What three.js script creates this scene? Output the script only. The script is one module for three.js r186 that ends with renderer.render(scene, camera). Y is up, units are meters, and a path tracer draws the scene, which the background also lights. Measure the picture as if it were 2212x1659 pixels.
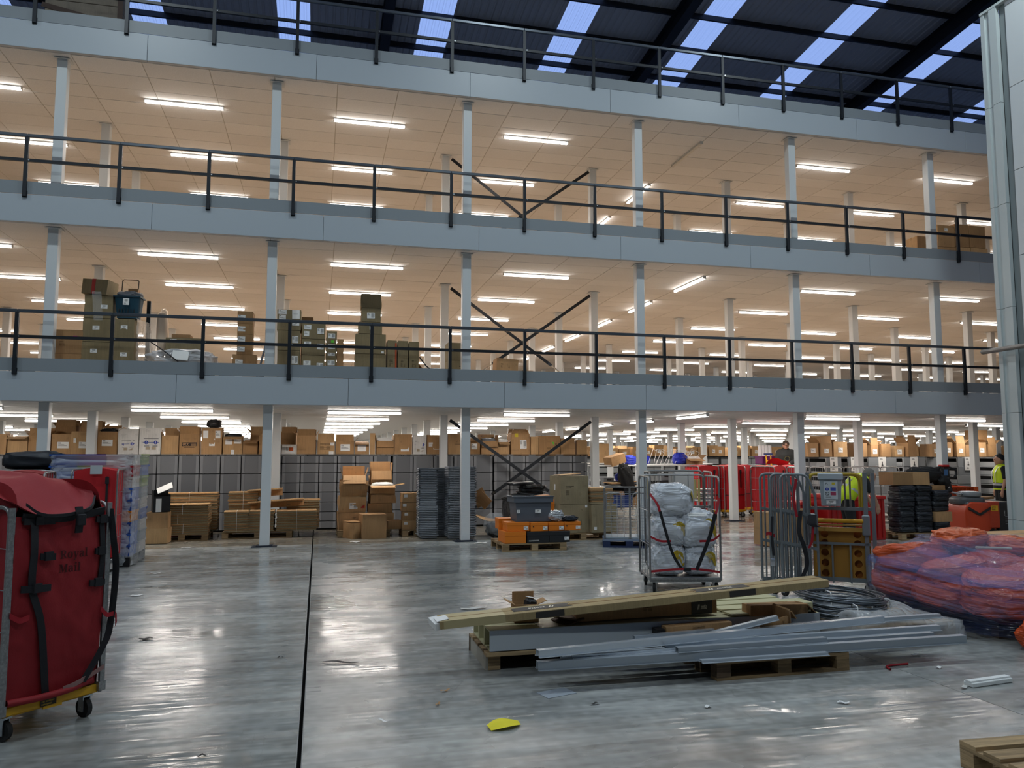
import * as THREE from 'three';
import { RectAreaLightUniformsLib } from 'three/addons/lights/RectAreaLightUniformsLib.js';
import { mergeGeometries } from 'three/addons/utils/BufferGeometryUtils.js';
import { MarchingCubes } from 'three/addons/objects/MarchingCubes.js';

// ---------- camera, sky light, exposure ----------
const scene = new THREE.Scene();
const camera = new THREE.PerspectiveCamera(2 * Math.atan(829.5 / 1685) * 180 / Math.PI, 2212 / 1659, 0.05, 200);
camera.position.set(0, 1.75, 0);
camera.rotation.order = 'YXZ';
camera.rotation.set(5.159 * Math.PI / 180, -13.894 * Math.PI / 180, 0);
scene.add(camera);
scene.background = new THREE.Color().setRGB(0.52, 0.68, 1.1);       // dusk sky, reaches the hall only through the rooflights
const renderer = new THREE.WebGLRenderer({ antialias: true });
renderer.toneMapping = THREE.LinearToneMapping;
renderer.toneMappingExposure = 1.0;
renderer.shadowMap.enabled = true;
RectAreaLightUniformsLib.init();
const LAMP_POWER = [138, 70, 68], LAMP_GLOW = 14;                   // battens of the ground, middle and top floor
const BAY_POWER = [420, 460, 360];                                              // high bay lamps of the hall

// ---------- helpers ----------
let seed = 12345;
const rnd = () => { seed |= 0; seed = seed + 0x6D2B79F5 | 0; let t = Math.imul(seed ^ seed >>> 15, 1 | seed); t = t + Math.imul(t ^ t >>> 7, 61 | t) ^ t; return ((t ^ t >>> 14) >>> 0) / 4294967296; };
const rr = (a, b) => a + (b - a) * rnd();
const pick = (a) => a[Math.floor(rnd() * a.length)];
const D2R = Math.PI / 180;
const V = (x, y, z) => new THREE.Vector3(x, y, z);

const names = {};
function numbered(n) { names[n] = (names[n] || 0) + 1; return names[n] === 1 ? n : n + '_' + String(names[n] - 1).padStart(3, '0'); }
function tag(o, label, category, group, kind) {
  if (label) o.userData.label = label; if (category) o.userData.category = category;
  if (group) o.userData.group = group; if (kind) o.userData.kind = kind; return o;
}
function thing(name, label, category, [x, y, z] = [0, 0, 0], turn = 0, group) {
  const o = new THREE.Group(); o.name = numbered(name); o.position.set(x, y, z); o.rotation.y = turn;
  tag(o, label, category, group); scene.add(o); return o;
}
function struct(name) { const o = new THREE.Group(); o.name = numbered(name); o.userData.kind = 'structure'; scene.add(o); return o; }
function part(name, geo, mat, parent, label) {
  const m = new THREE.Mesh(Array.isArray(geo) ? G(geo) : geo, mat); m.name = name; m.castShadow = m.receiveShadow = true;
  if (label) m.userData.label = label;
  let i = 0, base = name; while (parent.children.some((c) => c.name === m.name)) m.name = base + '_' + String(++i).padStart(3, '0');
  parent.add(m); return m;
}
// many alike pieces under one parent: cheap naming
function piece(name, i, geo, mat, parent) { const m = new THREE.Mesh(geo, mat); m.name = i ? name + '_' + String(i).padStart(3, '0') : name; m.castShadow = m.receiveShadow = true; parent.add(m); return m; }
function solo(name, geo, mat, label, category, pos = [0, 0, 0], turn = 0, group) {
  const m = new THREE.Mesh(Array.isArray(geo) ? G(geo) : geo, mat); m.name = numbered(name); m.castShadow = m.receiveShadow = true;
  m.position.set(...pos); m.rotation.y = turn; tag(m, label, category, group); scene.add(m); return m;
}
function copy(t, [x, y, z], turn, label, group) {
  const c = t.clone(); c.name = numbered(t.name.replace(/_\d{3}$/, '')); c.userData = { ...t.userData }; c.position.set(x, y, z); c.rotation.y = turn ?? t.rotation.y;
  if (label) c.userData.label = label; if (group !== undefined) { if (group) c.userData.group = group; else delete c.userData.group; } scene.add(c); return c;
}
function G(list) {
  return mergeGeometries(list.map((g) => {
    g = g.index ? g.toNonIndexed() : g; for (const k of Object.keys(g.attributes)) if (!['position', 'normal', 'uv'].includes(k)) g.deleteAttribute(k);
    if (!g.attributes.normal) g.computeVertexNormals();
    if (!g.attributes.uv) g.setAttribute('uv', new THREE.BufferAttribute(new Float32Array(g.attributes.position.count * 2), 2)); return g;
  }));
}
// box with uv in metres
function B(w, h, d, x = 0, y = 0, z = 0, rx = 0, ry = 0, rz = 0) {
  const g = new THREE.BoxGeometry(w, h, d), uv = g.attributes.uv, n = g.attributes.normal;
  for (let i = 0; i < uv.count; i++) {
    const ax = Math.abs(n.getX(i)), ay = Math.abs(n.getY(i));
    uv.setXY(i, uv.getX(i) * (ax > .5 ? d : w) + .37 * x + .11 * z, uv.getY(i) * (ay > .5 ? d : h) + .29 * y);
  }
  if (rx || ry || rz) g.applyMatrix4(new THREE.Matrix4().makeRotationFromEuler(new THREE.Euler(rx, ry, rz)));
  return g.translate(x, y, z);
}
// box with chamfered vertical and horizontal edges (extruded rounded rectangle)
function RB(w, h, d, x = 0, y = 0, z = 0, r = .01, rx = 0, ry = 0, rz = 0) {
  const s = new THREE.Shape(), a = w / 2 - r, b = h / 2 - r, c = r * .7;
  s.moveTo(-a, -b - r + c); s.lineTo(a, -b - r + c); s.lineTo(a + r - c, -b); s.lineTo(a + r - c, b); s.lineTo(a, b + r - c); s.lineTo(-a, b + r - c); s.lineTo(-a - r + c, b); s.lineTo(-a - r + c, -b); s.closePath();
  const g = new THREE.ExtrudeGeometry(s, { depth: d - 2 * c, bevelEnabled: true, bevelThickness: c, bevelSize: c, bevelSegments: 1, steps: 1 }).translate(0, 0, -d / 2 + c);
  if (rx || ry || rz) g.applyMatrix4(new THREE.Matrix4().makeRotationFromEuler(new THREE.Euler(rx, ry, rz)));
  return g.translate(x, y, z);
}
function bar(a, b, r, seg = 8, r2) {  // cylinder between two points
  const A = V(...a), Bv = V(...b), d = Bv.clone().sub(A), L = d.length(), g = new THREE.CylinderGeometry(r2 ?? r, r, L, seg);
  g.applyQuaternion(new THREE.Quaternion().setFromUnitVectors(V(0, 1, 0), d.normalize())); const m = A.add(Bv).multiplyScalar(.5);
  return g.translate(m.x, m.y, m.z);
}
function beam(a, b, w, h, up = [0, 1, 0]) { // box-section bar between two points
  const A = V(...a), Bv = V(...b), d = Bv.clone().sub(A), L = d.length(); d.normalize();
  const s = V(...up).cross(d).normalize(), u = d.clone().cross(s), g = new THREE.BoxGeometry(w, h, L);
  const uv = g.attributes.uv; for (let i = 0; i < uv.count; i++) uv.setXY(i, uv.getX(i) * L, uv.getY(i) * .1);
  g.applyMatrix4(new THREE.Matrix4().makeBasis(s, u, d)); const m = A.add(Bv).multiplyScalar(.5); return g.translate(m.x, m.y, m.z);
}
function tube(pts, r, seg = 24, rad = 7, closed = false, tension = .5) {
  return new THREE.TubeGeometry(new THREE.CatmullRomCurve3(pts.map((p) => V(...p)), closed, 'catmullrom', tension), seg, r, rad, closed);
}
// polyline with rounded corners, as a tube
function bent(pts, r, cr = .05, rad = 7) {
  const path = new THREE.CurvePath(), P = pts.map((p) => V(...p)); let last = P[0];
  for (let i = 1; i < P.length - 1; i++) {
    const a = P[i].clone().add(P[i - 1].clone().sub(P[i]).setLength(cr)), b = P[i].clone().add(P[i + 1].clone().sub(P[i]).setLength(cr));
    path.add(new THREE.LineCurve3(last, a)); path.add(new THREE.QuadraticBezierCurve3(a, P[i], b)); last = b;
  }
  path.add(new THREE.LineCurve3(last, P[P.length - 1]));
  const list = []; for (const c of path.curves) list.push(new THREE.TubeGeometry(c, c.isLineCurve3 ? 1 : 5, r, rad));
  return G(list);
}
// flat strap: ribbon along points with width and thickness, width direction w
function strap(pts, w, t, wd = [1, 0, 0], seg = 20) {
  const c = new THREE.CatmullRomCurve3(pts.map((p) => V(...p)), false, 'catmullrom', .5), P = [], I = [], U = []; const W = V(...wd).normalize();
  for (let i = 0; i <= seg; i++) {
    const p = c.getPoint(i / seg), tn = c.getTangent(i / seg), n = W.clone().cross(tn).normalize();
    for (const [a, b] of [[-1, -1], [1, -1], [1, 1], [-1, 1]]) { const q = p.clone().addScaledVector(W, a * w / 2).addScaledVector(n, b * t / 2); P.push(q.x, q.y, q.z); U.push((a + 1) / 2 * w, i / seg); }
  }
  for (let i = 0; i < seg; i++) for (let k = 0; k < 4; k++) { const a = i * 4 + k, b = i * 4 + (k + 1) % 4; I.push(a, b, a + 4, b, b + 4, a + 4); }
  I.push(0, 2, 1, 0, 3, 2); const e = seg * 4; I.push(e, e + 1, e + 2, e, e + 2, e + 3);
  const g = new THREE.BufferGeometry(); g.setAttribute('position', new THREE.Float32BufferAttribute(P, 3)); g.setAttribute('uv', new THREE.Float32BufferAttribute(U, 2)); g.setIndex(I);
  const f = g.toNonIndexed(); f.computeVertexNormals(); return f;
}
function xf(g, { p = [0, 0, 0], r = [0, 0, 0], s = [1, 1, 1] } = {}) {
  return g.applyMatrix4(new THREE.Matrix4().compose(V(...p), new THREE.Quaternion().setFromEuler(new THREE.Euler(...r)), V(...s)));
}
// closed lumpy blob: superellipsoid with creases
function blob(w, h, d, e = .6, amp = .02, fq = 5, sd = 1, seg = 40) {
  const g = new THREE.SphereGeometry(1, seg, Math.round(seg * .7)), p = g.attributes.position, n = V(0, 0, 0);
  const sp = (v) => Math.sign(v) * Math.abs(v) ** e;
  for (let i = 0; i < p.count; i++) {
    n.fromBufferAttribute(p, i); const a = n.x, b = n.y, c = n.z;
    const k = 1 + amp * (fbm3(a * fq + sd * 7.1, b * fq + sd * 3.3, c * fq) * 2 - 1) * 2 - amp * 1.6 * Math.abs(fbm3(a * fq * .8 + sd, b * fq * .8, c * fq * .8 + sd * 5) - .5) * 2;
    p.setXYZ(i, sp(a) * w / 2 * k, sp(b) * h / 2 * k, sp(c) * d / 2 * k);
  }
  g.computeVertexNormals(); return g;
}
// noise
const hash3 = (x, y, z) => { let h = Math.imul(x, 374761393) ^ Math.imul(y, 668265263) ^ Math.imul(z, 1274126177); h = Math.imul(h ^ h >>> 13, 1274126177); return ((h ^ h >>> 16) >>> 0) / 4294967296; };
function vn3(x, y, z) {
  const i = Math.floor(x), j = Math.floor(y), k = Math.floor(z), f = (t) => t * t * (3 - 2 * t), u = f(x - i), v = f(y - j), w = f(z - k), L = (a, b, t) => a + (b - a) * t;
  return L(L(L(hash3(i, j, k), hash3(i + 1, j, k), u), L(hash3(i, j + 1, k), hash3(i + 1, j + 1, k), u), v), L(L(hash3(i, j, k + 1), hash3(i + 1, j, k + 1), u), L(hash3(i, j + 1, k + 1), hash3(i + 1, j + 1, k + 1), u), v), w);
}
const fbm3 = (x, y, z) => .5 * vn3(x, y, z) + .3 * vn3(x * 2.1 + 5, y * 2.1, z * 2.1) + .2 * vn3(x * 4.3, y * 4.3 + 9, z * 4.3);
// tileable value noise of period n cells on u, v in 0..1
function tn(u, v, nu, nv, s = 0) {
  const x = u * nu, y = v * nv, i = Math.floor(x), j = Math.floor(y), f = (t) => t * t * (3 - 2 * t), a = f(x - i), b = f(y - j), m = (p, q) => (p % q + q) % q;
  const H = (p, q) => hash3(m(p, nu) + s * 131, m(q, nv), s);
  const L = (p, q, t) => p + (q - p) * t; return L(L(H(i, j), H(i + 1, j), a), L(H(i, j + 1), H(i + 1, j + 1), a), b);
}
function tex(w, h, fn, srgb = true, rx = 1, ry = 1) {
  const d = new Uint8Array(w * h * 4);
  for (let y = 0, o = 0; y < h; y++) for (let x = 0; x < w; x++, o += 4) { const c = fn(x / w, y / h); if (typeof c === 'number') d[o] = d[o + 1] = d[o + 2] = Math.max(0, Math.min(255, c)); else for (let k = 0; k < 3; k++) d[o + k] = Math.max(0, Math.min(255, c[k])); d[o + 3] = 255; }
  const t = new THREE.DataTexture(d, w, h); t.wrapS = t.wrapT = THREE.RepeatWrapping; t.magFilter = THREE.LinearFilter; t.minFilter = THREE.LinearMipmapLinearFilter; t.generateMipmaps = true;
  if (srgb) t.colorSpace = THREE.SRGBColorSpace; t.repeat.set(rx, ry); t.needsUpdate = true; return t;
}
function canvasTex(w, h, draw) {
  const c = document.createElement('canvas'); c.width = w; c.height = h; const k = c.getContext('2d'); draw(k, w, h);
  const t = new THREE.CanvasTexture(c); t.colorSpace = THREE.SRGBColorSpace; return t;
}
const mat = (color, roughness = .6, metalness = 0, extra = {}) => new THREE.MeshStandardMaterial({ color, roughness, metalness, ...extra });
const phys = (color, roughness, metalness, extra) => new THREE.MeshPhysicalMaterial({ color, roughness, metalness, ...extra });
const rgb = (c) => [c >> 16 & 255, c >> 8 & 255, c & 255];
const shade = (c, k) => rgb(c).map((x) => x * k);

// ---------- shared materials ----------
const fineT = tex(256, 256, (u, v) => 128 + 90 * (tn(u, v, 64, 64, 3) - .5) + 60 * (tn(u, v, 128, 128, 4) - .5), false, 2, 2);
const creaseT = tex(512, 512, (u, v) => { const a = Math.abs(tn(u, v, 7, 9, 11) - .5) * 2, b = Math.abs(tn(u + .1 * tn(u, v, 5, 5, 14), v, 17, 13, 12) - .5) * 2, c = Math.abs(tn(u, v, 37, 41, 13) - .5) * 2; return 255 * (1 - (.5 * a ** .6 + .32 * b ** .6 + .18 * c)); }, false);
const clothT = tex(512, 512, (u, v) => 128 + 70 * (tn(u, v, 6, 9, 21) - .5) + 55 * (tn(u, v, 15, 11, 22) - .5) + 22 * (tn(u, v, 128, 128, 23) - .5), false);
function cardT(c, s) { return tex(512, 512, (u, v) => { const k = 1 + .10 * (tn(u, v, 5, 5, s) - .5) + .07 * (tn(u, v, 90, 4, s + 1) - .5) + .08 * (tn(u, v, 200, 200, s + 2) - .5) - (tn(u, v, 11, 9, s + 3) > .86 ? .05 : 0); return shade(c, k); }, true, 1.3, 1.3); }
const CARD = [0xb08a60, 0xa57f55, 0xb99468, 0x97744e].map((c, i) => mat(0xffffff, .78, 0, { map: cardT(c, 30 + i * 5), bumpMap: fineT, bumpScale: .0006 }));
const KRAFT = mat(0xffffff, .75, 0, { map: cardT(0x8f8266, 55), bumpMap: fineT, bumpScale: .0005 });   // greyer carton
const CARDEDGE = mat(0x8a6742, .9), CARDIN = mat(0xa98458, .85), WHITECARD = mat(0xffffff, .65, 0, { map: cardT(0xd9d6d2, 60) });
const TAPE = phys(0xa9855a, .25, 0, { clearcoat: .4 }), CLEARTAPE = phys(0xb69a70, .18, 0, { clearcoat: .6 });
function woodT(c, s) { return tex(512, 256, (u, v) => { const g = tn(u, v, 3, 26, s) * .5 + tn(u, v, 9, 90, s + 1) * .35 + tn(u, v, 40, 120, s + 2) * .15; return shade(c, .72 + .5 * g); }, true, .9, 3); }
const WOOD = [0x9c8360, 0x8d7452, 0xa98f6a].map((c, i) => mat(0xffffff, .82, 0, { map: woodT(c, 70 + i * 4), bumpMap: fineT, bumpScale: .0012 }));
const WOODDARK = mat(0xffffff, .85, 0, { map: woodT(0x5b4937, 84) });
const GALV = mat(0xffffff, .42, .75, { map: tex(256, 256, (u, v) => 150 + 26 * (tn(u, v, 24, 24, 91) - .5) + 18 * (tn(u, v, 60, 60, 92) - .5), true, 3, 3) });
const ZINC = mat(0xb9c0c6, .3, .9), STEELGREY = mat(0x868d91, .42, .45), CHROME = mat(0xd4d8db, .16, 1), RAIL = mat(0x24282e, .42, .35), RAILTOP = mat(0x565d66, .3, .55);
const WHITEPAINT = mat(0xc4cad0, .36), COLUMN = mat(0xd2d6d8, .38), FASCIA = mat(0xadb6be, .40), KICK = mat(0x868e94, .45);
const BLACKPL = mat(0x15161a, .5), RUBBER = mat(0x1b1b1c, .75), BLACKBAG = phys(0x101216, .28, 0, { bumpMap: creaseT, bumpScale: .03, clearcoat: .3 });
const REDCLOTH = mat(0x8e0f19, .68, 0, { bumpMap: clothT, bumpScale: .006 }), REDBRIGHT = mat(0xb8131d, .62, 0, { bumpMap: clothT, bumpScale: .005 }), REDSTRAP = mat(0xa01322, .6), BLACKWEB = mat(0x14141a, .72, 0, { bumpMap: fineT, bumpScale: .001 });
const YELLOWPL = mat(0xd6a014, .5), GREYPL = mat(0x6d7278, .5), ORANGEPL = mat(0xc8431a, .45), BLUEPL = mat(0x1c3a7a, .5), NAVYPAL = mat(0x16264d, .6);
const WHITEPAPER = mat(0xe6e6e4, .7), LABELW = mat(0xe9eaea, .55);
const FILM = phys(0xf2f6fa, .16, 0, { transparent: true, opacity: .2, bumpMap: creaseT, bumpScale: .02, specularIntensity: 1 });
const BLUEFILM = phys(0x5f86d6, .16, 0, { transparent: true, opacity: .3, bumpMap: creaseT, bumpScale: .02 });
// ---------- the hall ----------
const ZF = -15.45, ZC = -15.8, SX = 3.88, SZ = 3.0, X0 = -4.84;            // mezzanine edge, first column row, grid
const SOFFIT = [2.695, 5.93, 9.2], DECK = [3.22, 6.44, 9.72], ZEND = [-57, -57, -57];
const XL = -22, XR = 50, ZB = 24;

{ // floor: cast slabs with saw-cut joints
  const map = tex(2048, 2048, (u, v) => {
    const big = tn(u, v, 5, 6, 1) * .5 + tn(u, v, 11, 13, 2) * .3 + tn(u, v, 27, 25, 3) * .2, streak = tn(u, v, 9, 70, 4) * .6 + tn(u, v, 30, 260, 5) * .4, mott = tn(u, v, 140, 140, 6);
    const scr = Math.abs(tn(u + .03 * tn(u, v, 9, 9, 8), v, 23, 60, 7) - .5) < .006 || Math.abs(tn(u, v + .02 * tn(u, v, 7, 7, 9), 50, 19, 10) - .5) < .002 ? -.09 : 0;
    const k = .80 + .40 * (big - .5) + .30 * (streak - .5) + .12 * (mott - .5) + scr * .5; return [182 * k, 184 * k, 181 * k];
  }, true, 1 / 7, 1 / 7);
  const rough = tex(1024, 1024, (u, v) => { const b = tn(u, v, 6, 7, 15) * .45 + tn(u, v, 19, 23, 16) * .3 + tn(u, v, 12, 90, 17) * .25; return 255 * Math.max(.08, .23 + .62 * (b - .5)); }, false, 1 / 5.3, 1 / 5.3);
  const bump = tex(1024, 1024, (u, v) => 128 + 60 * (tn(u, v, 9, 11, 25) - .5) + 40 * (tn(u, v, 24, 20, 26) - .5) + 26 * (tn(u, v, 20, 120, 27) - .5), false, 1 / 4.1, 1 / 4.1);
  const mk = (c) => mat(c, 1, 0, { map, roughnessMap: rough, bumpMap: bump, bumpScale: .014 });
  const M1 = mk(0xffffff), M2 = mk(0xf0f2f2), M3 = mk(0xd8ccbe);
  const f = struct('floor'), xs = [XL, -14.17, -9.47, -4.77, -.07, 4.65, 9.35, 14.05, XR], zs = [ZB, 11.6, 4.5, -2.4, -9.2, -15.95, -22.5, -57]; let n = 0;
  for (let i = 0; i < xs.length - 1; i++) for (let j = 0; j < zs.length - 1; j++) {
    const gx = i === 3 ? .012 : .003, gl = i === 4 ? .012 : .003, a = xs[i] + (i ? gl : 0), b = xs[i + 1] - gx, c = zs[j] - .003, d = zs[j + 1] + .003;
    const g = B(b - a, .16, c - d, (a + b) / 2, -.08, (c + d) / 2), uv = g.attributes.uv, p = g.attributes.position; for (let k = 0; k < uv.count; k++) uv.setXY(k, p.getX(k) + i * .9, p.getZ(k) + j * 1.3);
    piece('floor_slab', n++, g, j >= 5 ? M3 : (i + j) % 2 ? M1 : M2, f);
  }
  const jm = mat(0x15130f, .9); piece('joint_filler', 0, B(XR - XL, .1, ZB + 57, (XR + XL) / 2, -.135, (ZB - 57) / 2), jm, f);
  for (const s of [-1, 1]) piece('joint_edge_strip', s + 1, B(.006, .02, ZB + 15.9, -.07 + s * .0155, -.0085, (ZB - 15.9) / 2), STEELGREY, f);
}

// mezzanine floors: deck, ceiling, edge beam
const chip = mat(0xffffff, .7, 0, { map: tex(256, 256, (u, v) => shade(0xbda58a, .85 + .2 * tn(u, v, 60, 60, 110) + .12 * tn(u, v, 8, 8, 111)), true, .8, .8) });
const tileMat = [0, 1, 2].map((i) => mat(0xffffff, .92, 0, { map: tex(128, 128, (u, v) => 232 - i * 3 + 14 * (tn(u, v, 50, 50, 120 + i) - .5), true, 3, 3) }));
const tileBack = mat(0xbdb9b2, .9), planks = mat(0xd9dadb, .34, .1), deckGrey = mat(0x9a9ea2, .6);
for (let L = 0; L < 3; L++) {
  const s = SOFFIT[L], t = DECK[L] - .03, dz = ZF - .08;
  const dk = struct('floor'); piece('deck_slab', 0, B(XR - XL, t - s - .1, -57 - dz < 0 ? dz + 57 : 1, (XR + XL) / 2, (s + .1 + t) / 2, (dz - 57) / 2), deckGrey, dk);
  if (L < 2) piece('chipboard_deck', 0, B(XR - XL - .1, .02, dz + 57, (XR + XL) / 2, t + .01, (dz - 57) / 2), chip, dk);
  const c = struct('ceiling');
  if (L === 0) { // ribbed metal underside, planks along x
    const sh = new THREE.Shape(); [[0, .1], [0, .03], [.05, .03], [.07, 0], [.22, 0], [.24, .03], [.296, .03], [.296, .1]].forEach(([a, b], i) => i ? sh.lineTo(a, b) : sh.moveTo(a, b)); sh.closePath();
    const g = new THREE.ExtrudeGeometry(sh, { depth: XR - XL, bevelEnabled: false }).rotateY(Math.PI / 2); let n = 0;
    for (let z = dz; z > -56.7; z -= .3) { const m = piece('ceiling_panel', n++, g, planks, c); m.position.set(XL, s, z); }
  } else {
    const zEnd = L === 2 ? -40 : -38, far = [], rows = []; 
    for (let i = 0, z = dz - .02; z > zEnd; z -= .62, i++) for (let x = -4.66 - 14 * 1.22; x < 44; x += 1.22) rows.push([x, z]);
    rows.forEach((r) => { const d = -r[1]; r[2] = d; r[3] = r[0] + 1.22 > -.37 * d - 1 && r[0] < 1.02 * d + .5; });
    const vis = rows.filter((r) => r[3]).slice(0, 300), set = new Set(vis); const gs = [0, 1, 2].map(() => RB(1.205, .02, .605, .61, .01, -.31, .004)); let n = 0;
    for (const r of rows) {
      if (set.has(r)) { const m = piece('ceiling_tile', n++, gs[n % 3], tileMat[n % 3], c); m.position.set(r[0], s + rr(-.002, .002), r[1]); }
      else if (r[0] + 1.22 > -.42 * r[2] - 4 && r[0] < 1.1 * r[2] + 4) far.push(B(1.205, .02, .605, r[0] + .61, s + .01, r[1] - .31));
    }
    const fm = piece('ceiling_tile_field', 0, G(far), tileMat[1], c); fm.userData.kind = 'stuff';
    piece('ceiling_grid', 0, B(XR - XL, .09, dz - zEnd, (XR + XL) / 2, s + .055, (dz + zEnd) / 2), tileBack, c);
    piece('bare_deck_soffit', 0, B(XR - XL, .06, zEnd + 57, (XR + XL) / 2, s + .07, (zEnd - 57) / 2), mat(0x8b8e92, .6), c);
  }
  // edge beam facing the hall
  const e = struct('trim'), j0 = [-2.58, 0, -.2][L]; let n = 0;
  for (let k = -7; k < 8; k++) { const a = j0 + k * 3.12; if (a > 16 || a < XL) continue; piece('fascia_panel', n++, RB(3.114, DECK[L] - s, .08, a + 1.56, (DECK[L] + s) / 2, ZF - .04, .006), FASCIA, e); }
}
// walls of the building
const wallM = mat(0x787c80, .8), darkWall = mat(0x55585c, .85);
{
  const w = (n, g, m = wallM) => { const o = struct(n); piece('wall_panel', 0, g, m, o); };
  w('wall_left', B(.3, 20, ZB + 57, XL - .15, 9.9, (ZB - 57) / 2)); w('wall_far_right', B(.3, 20, ZB + 57, XR + .15, 9.9, (ZB - 57) / 2));
  w('wall_back', B(XR - XL + .6, 20, .3, (XL + XR) / 2, 9.9, ZB + .15)); w('wall_front', B(XR - XL + .6, 20, .3, (XL + XR) / 2, 9.9, -57.15), mat(0xa9abac, .8));
}
{ // roof: ribbed liner sheets, rooflight strips, purlins and rafters
  const T = Math.tan(6 * D2R), R = struct('ceiling'), yR = (z) => z > 6 ? 18 + .63 - (z - 6) * T : 18 + z * T;
  const liner = mat(0xcfcac6, .55, .1), steel = mat(0x2c2f36, .5, .3), sky = phys(0xcfdcf2, .8, 0, { transmission: 1, thickness: 0, side: THREE.DoubleSide });
  function sheet(w, ribs) { // ribbed sheet in x, unit slope from z=6 down to -57
    const P = [], U = [], I = [], prof = []; const p = w / ribs;
    for (let i = 0; i < ribs; i++) prof.push([i * p, 0], [i * p + .03, .035], [i * p + .07, .035], [i * p + .10, 0]); prof.push([w, 0]);
    prof.forEach(([x, y]) => { for (const z of [6, -57]) { P.push(x, yR(z) + y, z); U.push(x, z); } });
    for (let i = 0; i < prof.length - 1; i++) I.push(2 * i, 2 * i + 2, 2 * i + 1, 2 * i + 1, 2 * i + 2, 2 * i + 3);
    const g = new THREE.BufferGeometry(); g.setAttribute('position', new THREE.Float32BufferAttribute(P, 3)); g.setAttribute('uv', new THREE.Float32BufferAttribute(U, 2)); g.setIndex(I); const f = g.toNonIndexed(); f.computeVertexNormals(); return f;
  }
  const gl = sheet(1.133, 5), gk = sheet(1.0, 5), back = (g) => g.clone().applyMatrix4(new THREE.Matrix4().makeScale(1, 1, -1)).translate(0, 0, 12).applyMatrix4(new THREE.Matrix4());
  const gl2 = back(gl), gk2 = back(gk); let a = 0, b = 0;
  for (let k = -5; k < 12; k++) {
    const cx = 3.35 + (k - 1) * 4.39; 
    for (const [g1, g2] of [[gk, gk2]]) for (const g of [g1, g2]) { const m = piece('rooflight_sheet', a++, g, sky, R); m.position.set(cx - .5, 0, 0); }
    for (let j = 0; j < 3; j++) for (const g of [gl, gl2]) { const m = piece('liner_sheet', b++, g, liner, R); m.position.set(cx + .5 + j * 1.13, 0, 0); }
  }
  let n = 0;
  for (let z = 5.4; z > -56; z -= 1.68) { const zz = z - .08; n++; piece('purlin', n - 1, G([B(XR - XL, .2, .012, (XL + XR) / 2, yR(zz) - .1, zz), B(XR - XL, .012, .07, (XL + XR) / 2, yR(zz) - .2, zz + .03)]), steel, R); }
  n = 0;
  for (let x = 10.65 - 8.87 * 3; x < XR; x += 8.87) {
    const zs = 6, ze = -57, up = [0, 1, 0]; n++;
    piece('rafter', n - 1, G([beam([x, yR(zs) - .47, zs], [x, yR(ze) - .47, ze], .012, .5, up), beam([x, yR(zs) - .23, zs], [x, yR(ze) - .23, ze], .3, .02, up), beam([x, yR(zs) - .72, zs], [x, yR(ze) - .72, ze], .3, .02, up),
      beam([x, yR(6) - .47, 6], [x, yR(24) - .47, 24], .3, .5, up)]), steel, R);
  }
}
{ // white clad wall at the right edge
  const w = struct('wall_right'), M = mat(0xd2d8db, .42), MT = mat(0xc3cccd, .4), H = 10.7, x = 13.0; let n = 0;
  piece('core', 0, B(3.7, H - .05, 11.5, x + 1.93, H / 2 - .02, -6.4), mat(0x4a4d50, .8), w);
  for (let y = 0, i = 0; y < H; y += i ? 1.675 : .54, i = 1) { const y2 = Math.min(H, y + (y ? 1.675 : .54)); for (let z = -11.95, k = 0; z < -1; z += 5.6, k++) piece('cladding_panel', n++, RB(.05, y2 - y - .012, 5.588, x + .03, (y + y2) / 2, z + 2.8, .005), M, w); }
  // corner trim: flange, recess strip, raised strip, groove
  n = 0;
  for (let y = 0, i = 0; y < H; i++) { const st = i ? 2.05 : .5, y2 = Math.min(H, y + st), h = y2 - y - .008, c = (y + y2) / 2;
    piece('corner_trim', n++, G([B(.05, h, .09, x - .01, c, -12.455), B(.03, h, .12, x + .02, c, -12.35), B(.08, h, .17, x - .005, c, -12.2)]), MT, w); y = y2; }
  piece('groove', 0, B(.02, H, .17, x + .06, H / 2, -12.03), mat(0x7e8789, .5), w); piece('cap_flashing', 0, B(.2, .05, 11.6, x + .05, H + .01, -6.7), MT, w);
  piece('return_panel', 0, B(3.7, H, .05, x + 1.9, H / 2, -12.48), M, w);
  const p = thing('barrier_pole', 'round grey steel pole fixed level along the white clad wall at right', 'pole', [x - .2, 3.78, -12.7]);
  part('pole', [new THREE.CapsuleGeometry(.05, 4.4, 4, 12).rotateX(Math.PI / 2).translate(0, 0, 2.2)], GALV, p);
  for (const z of [1.0, 3.4]) part('bracket', [B(.2, .1, .09, .1, .09, z), B(.2, .1, .09, .1, -.09, z), B(.03, .3, .11, .19, 0, z)], RAIL, p);
}

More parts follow.
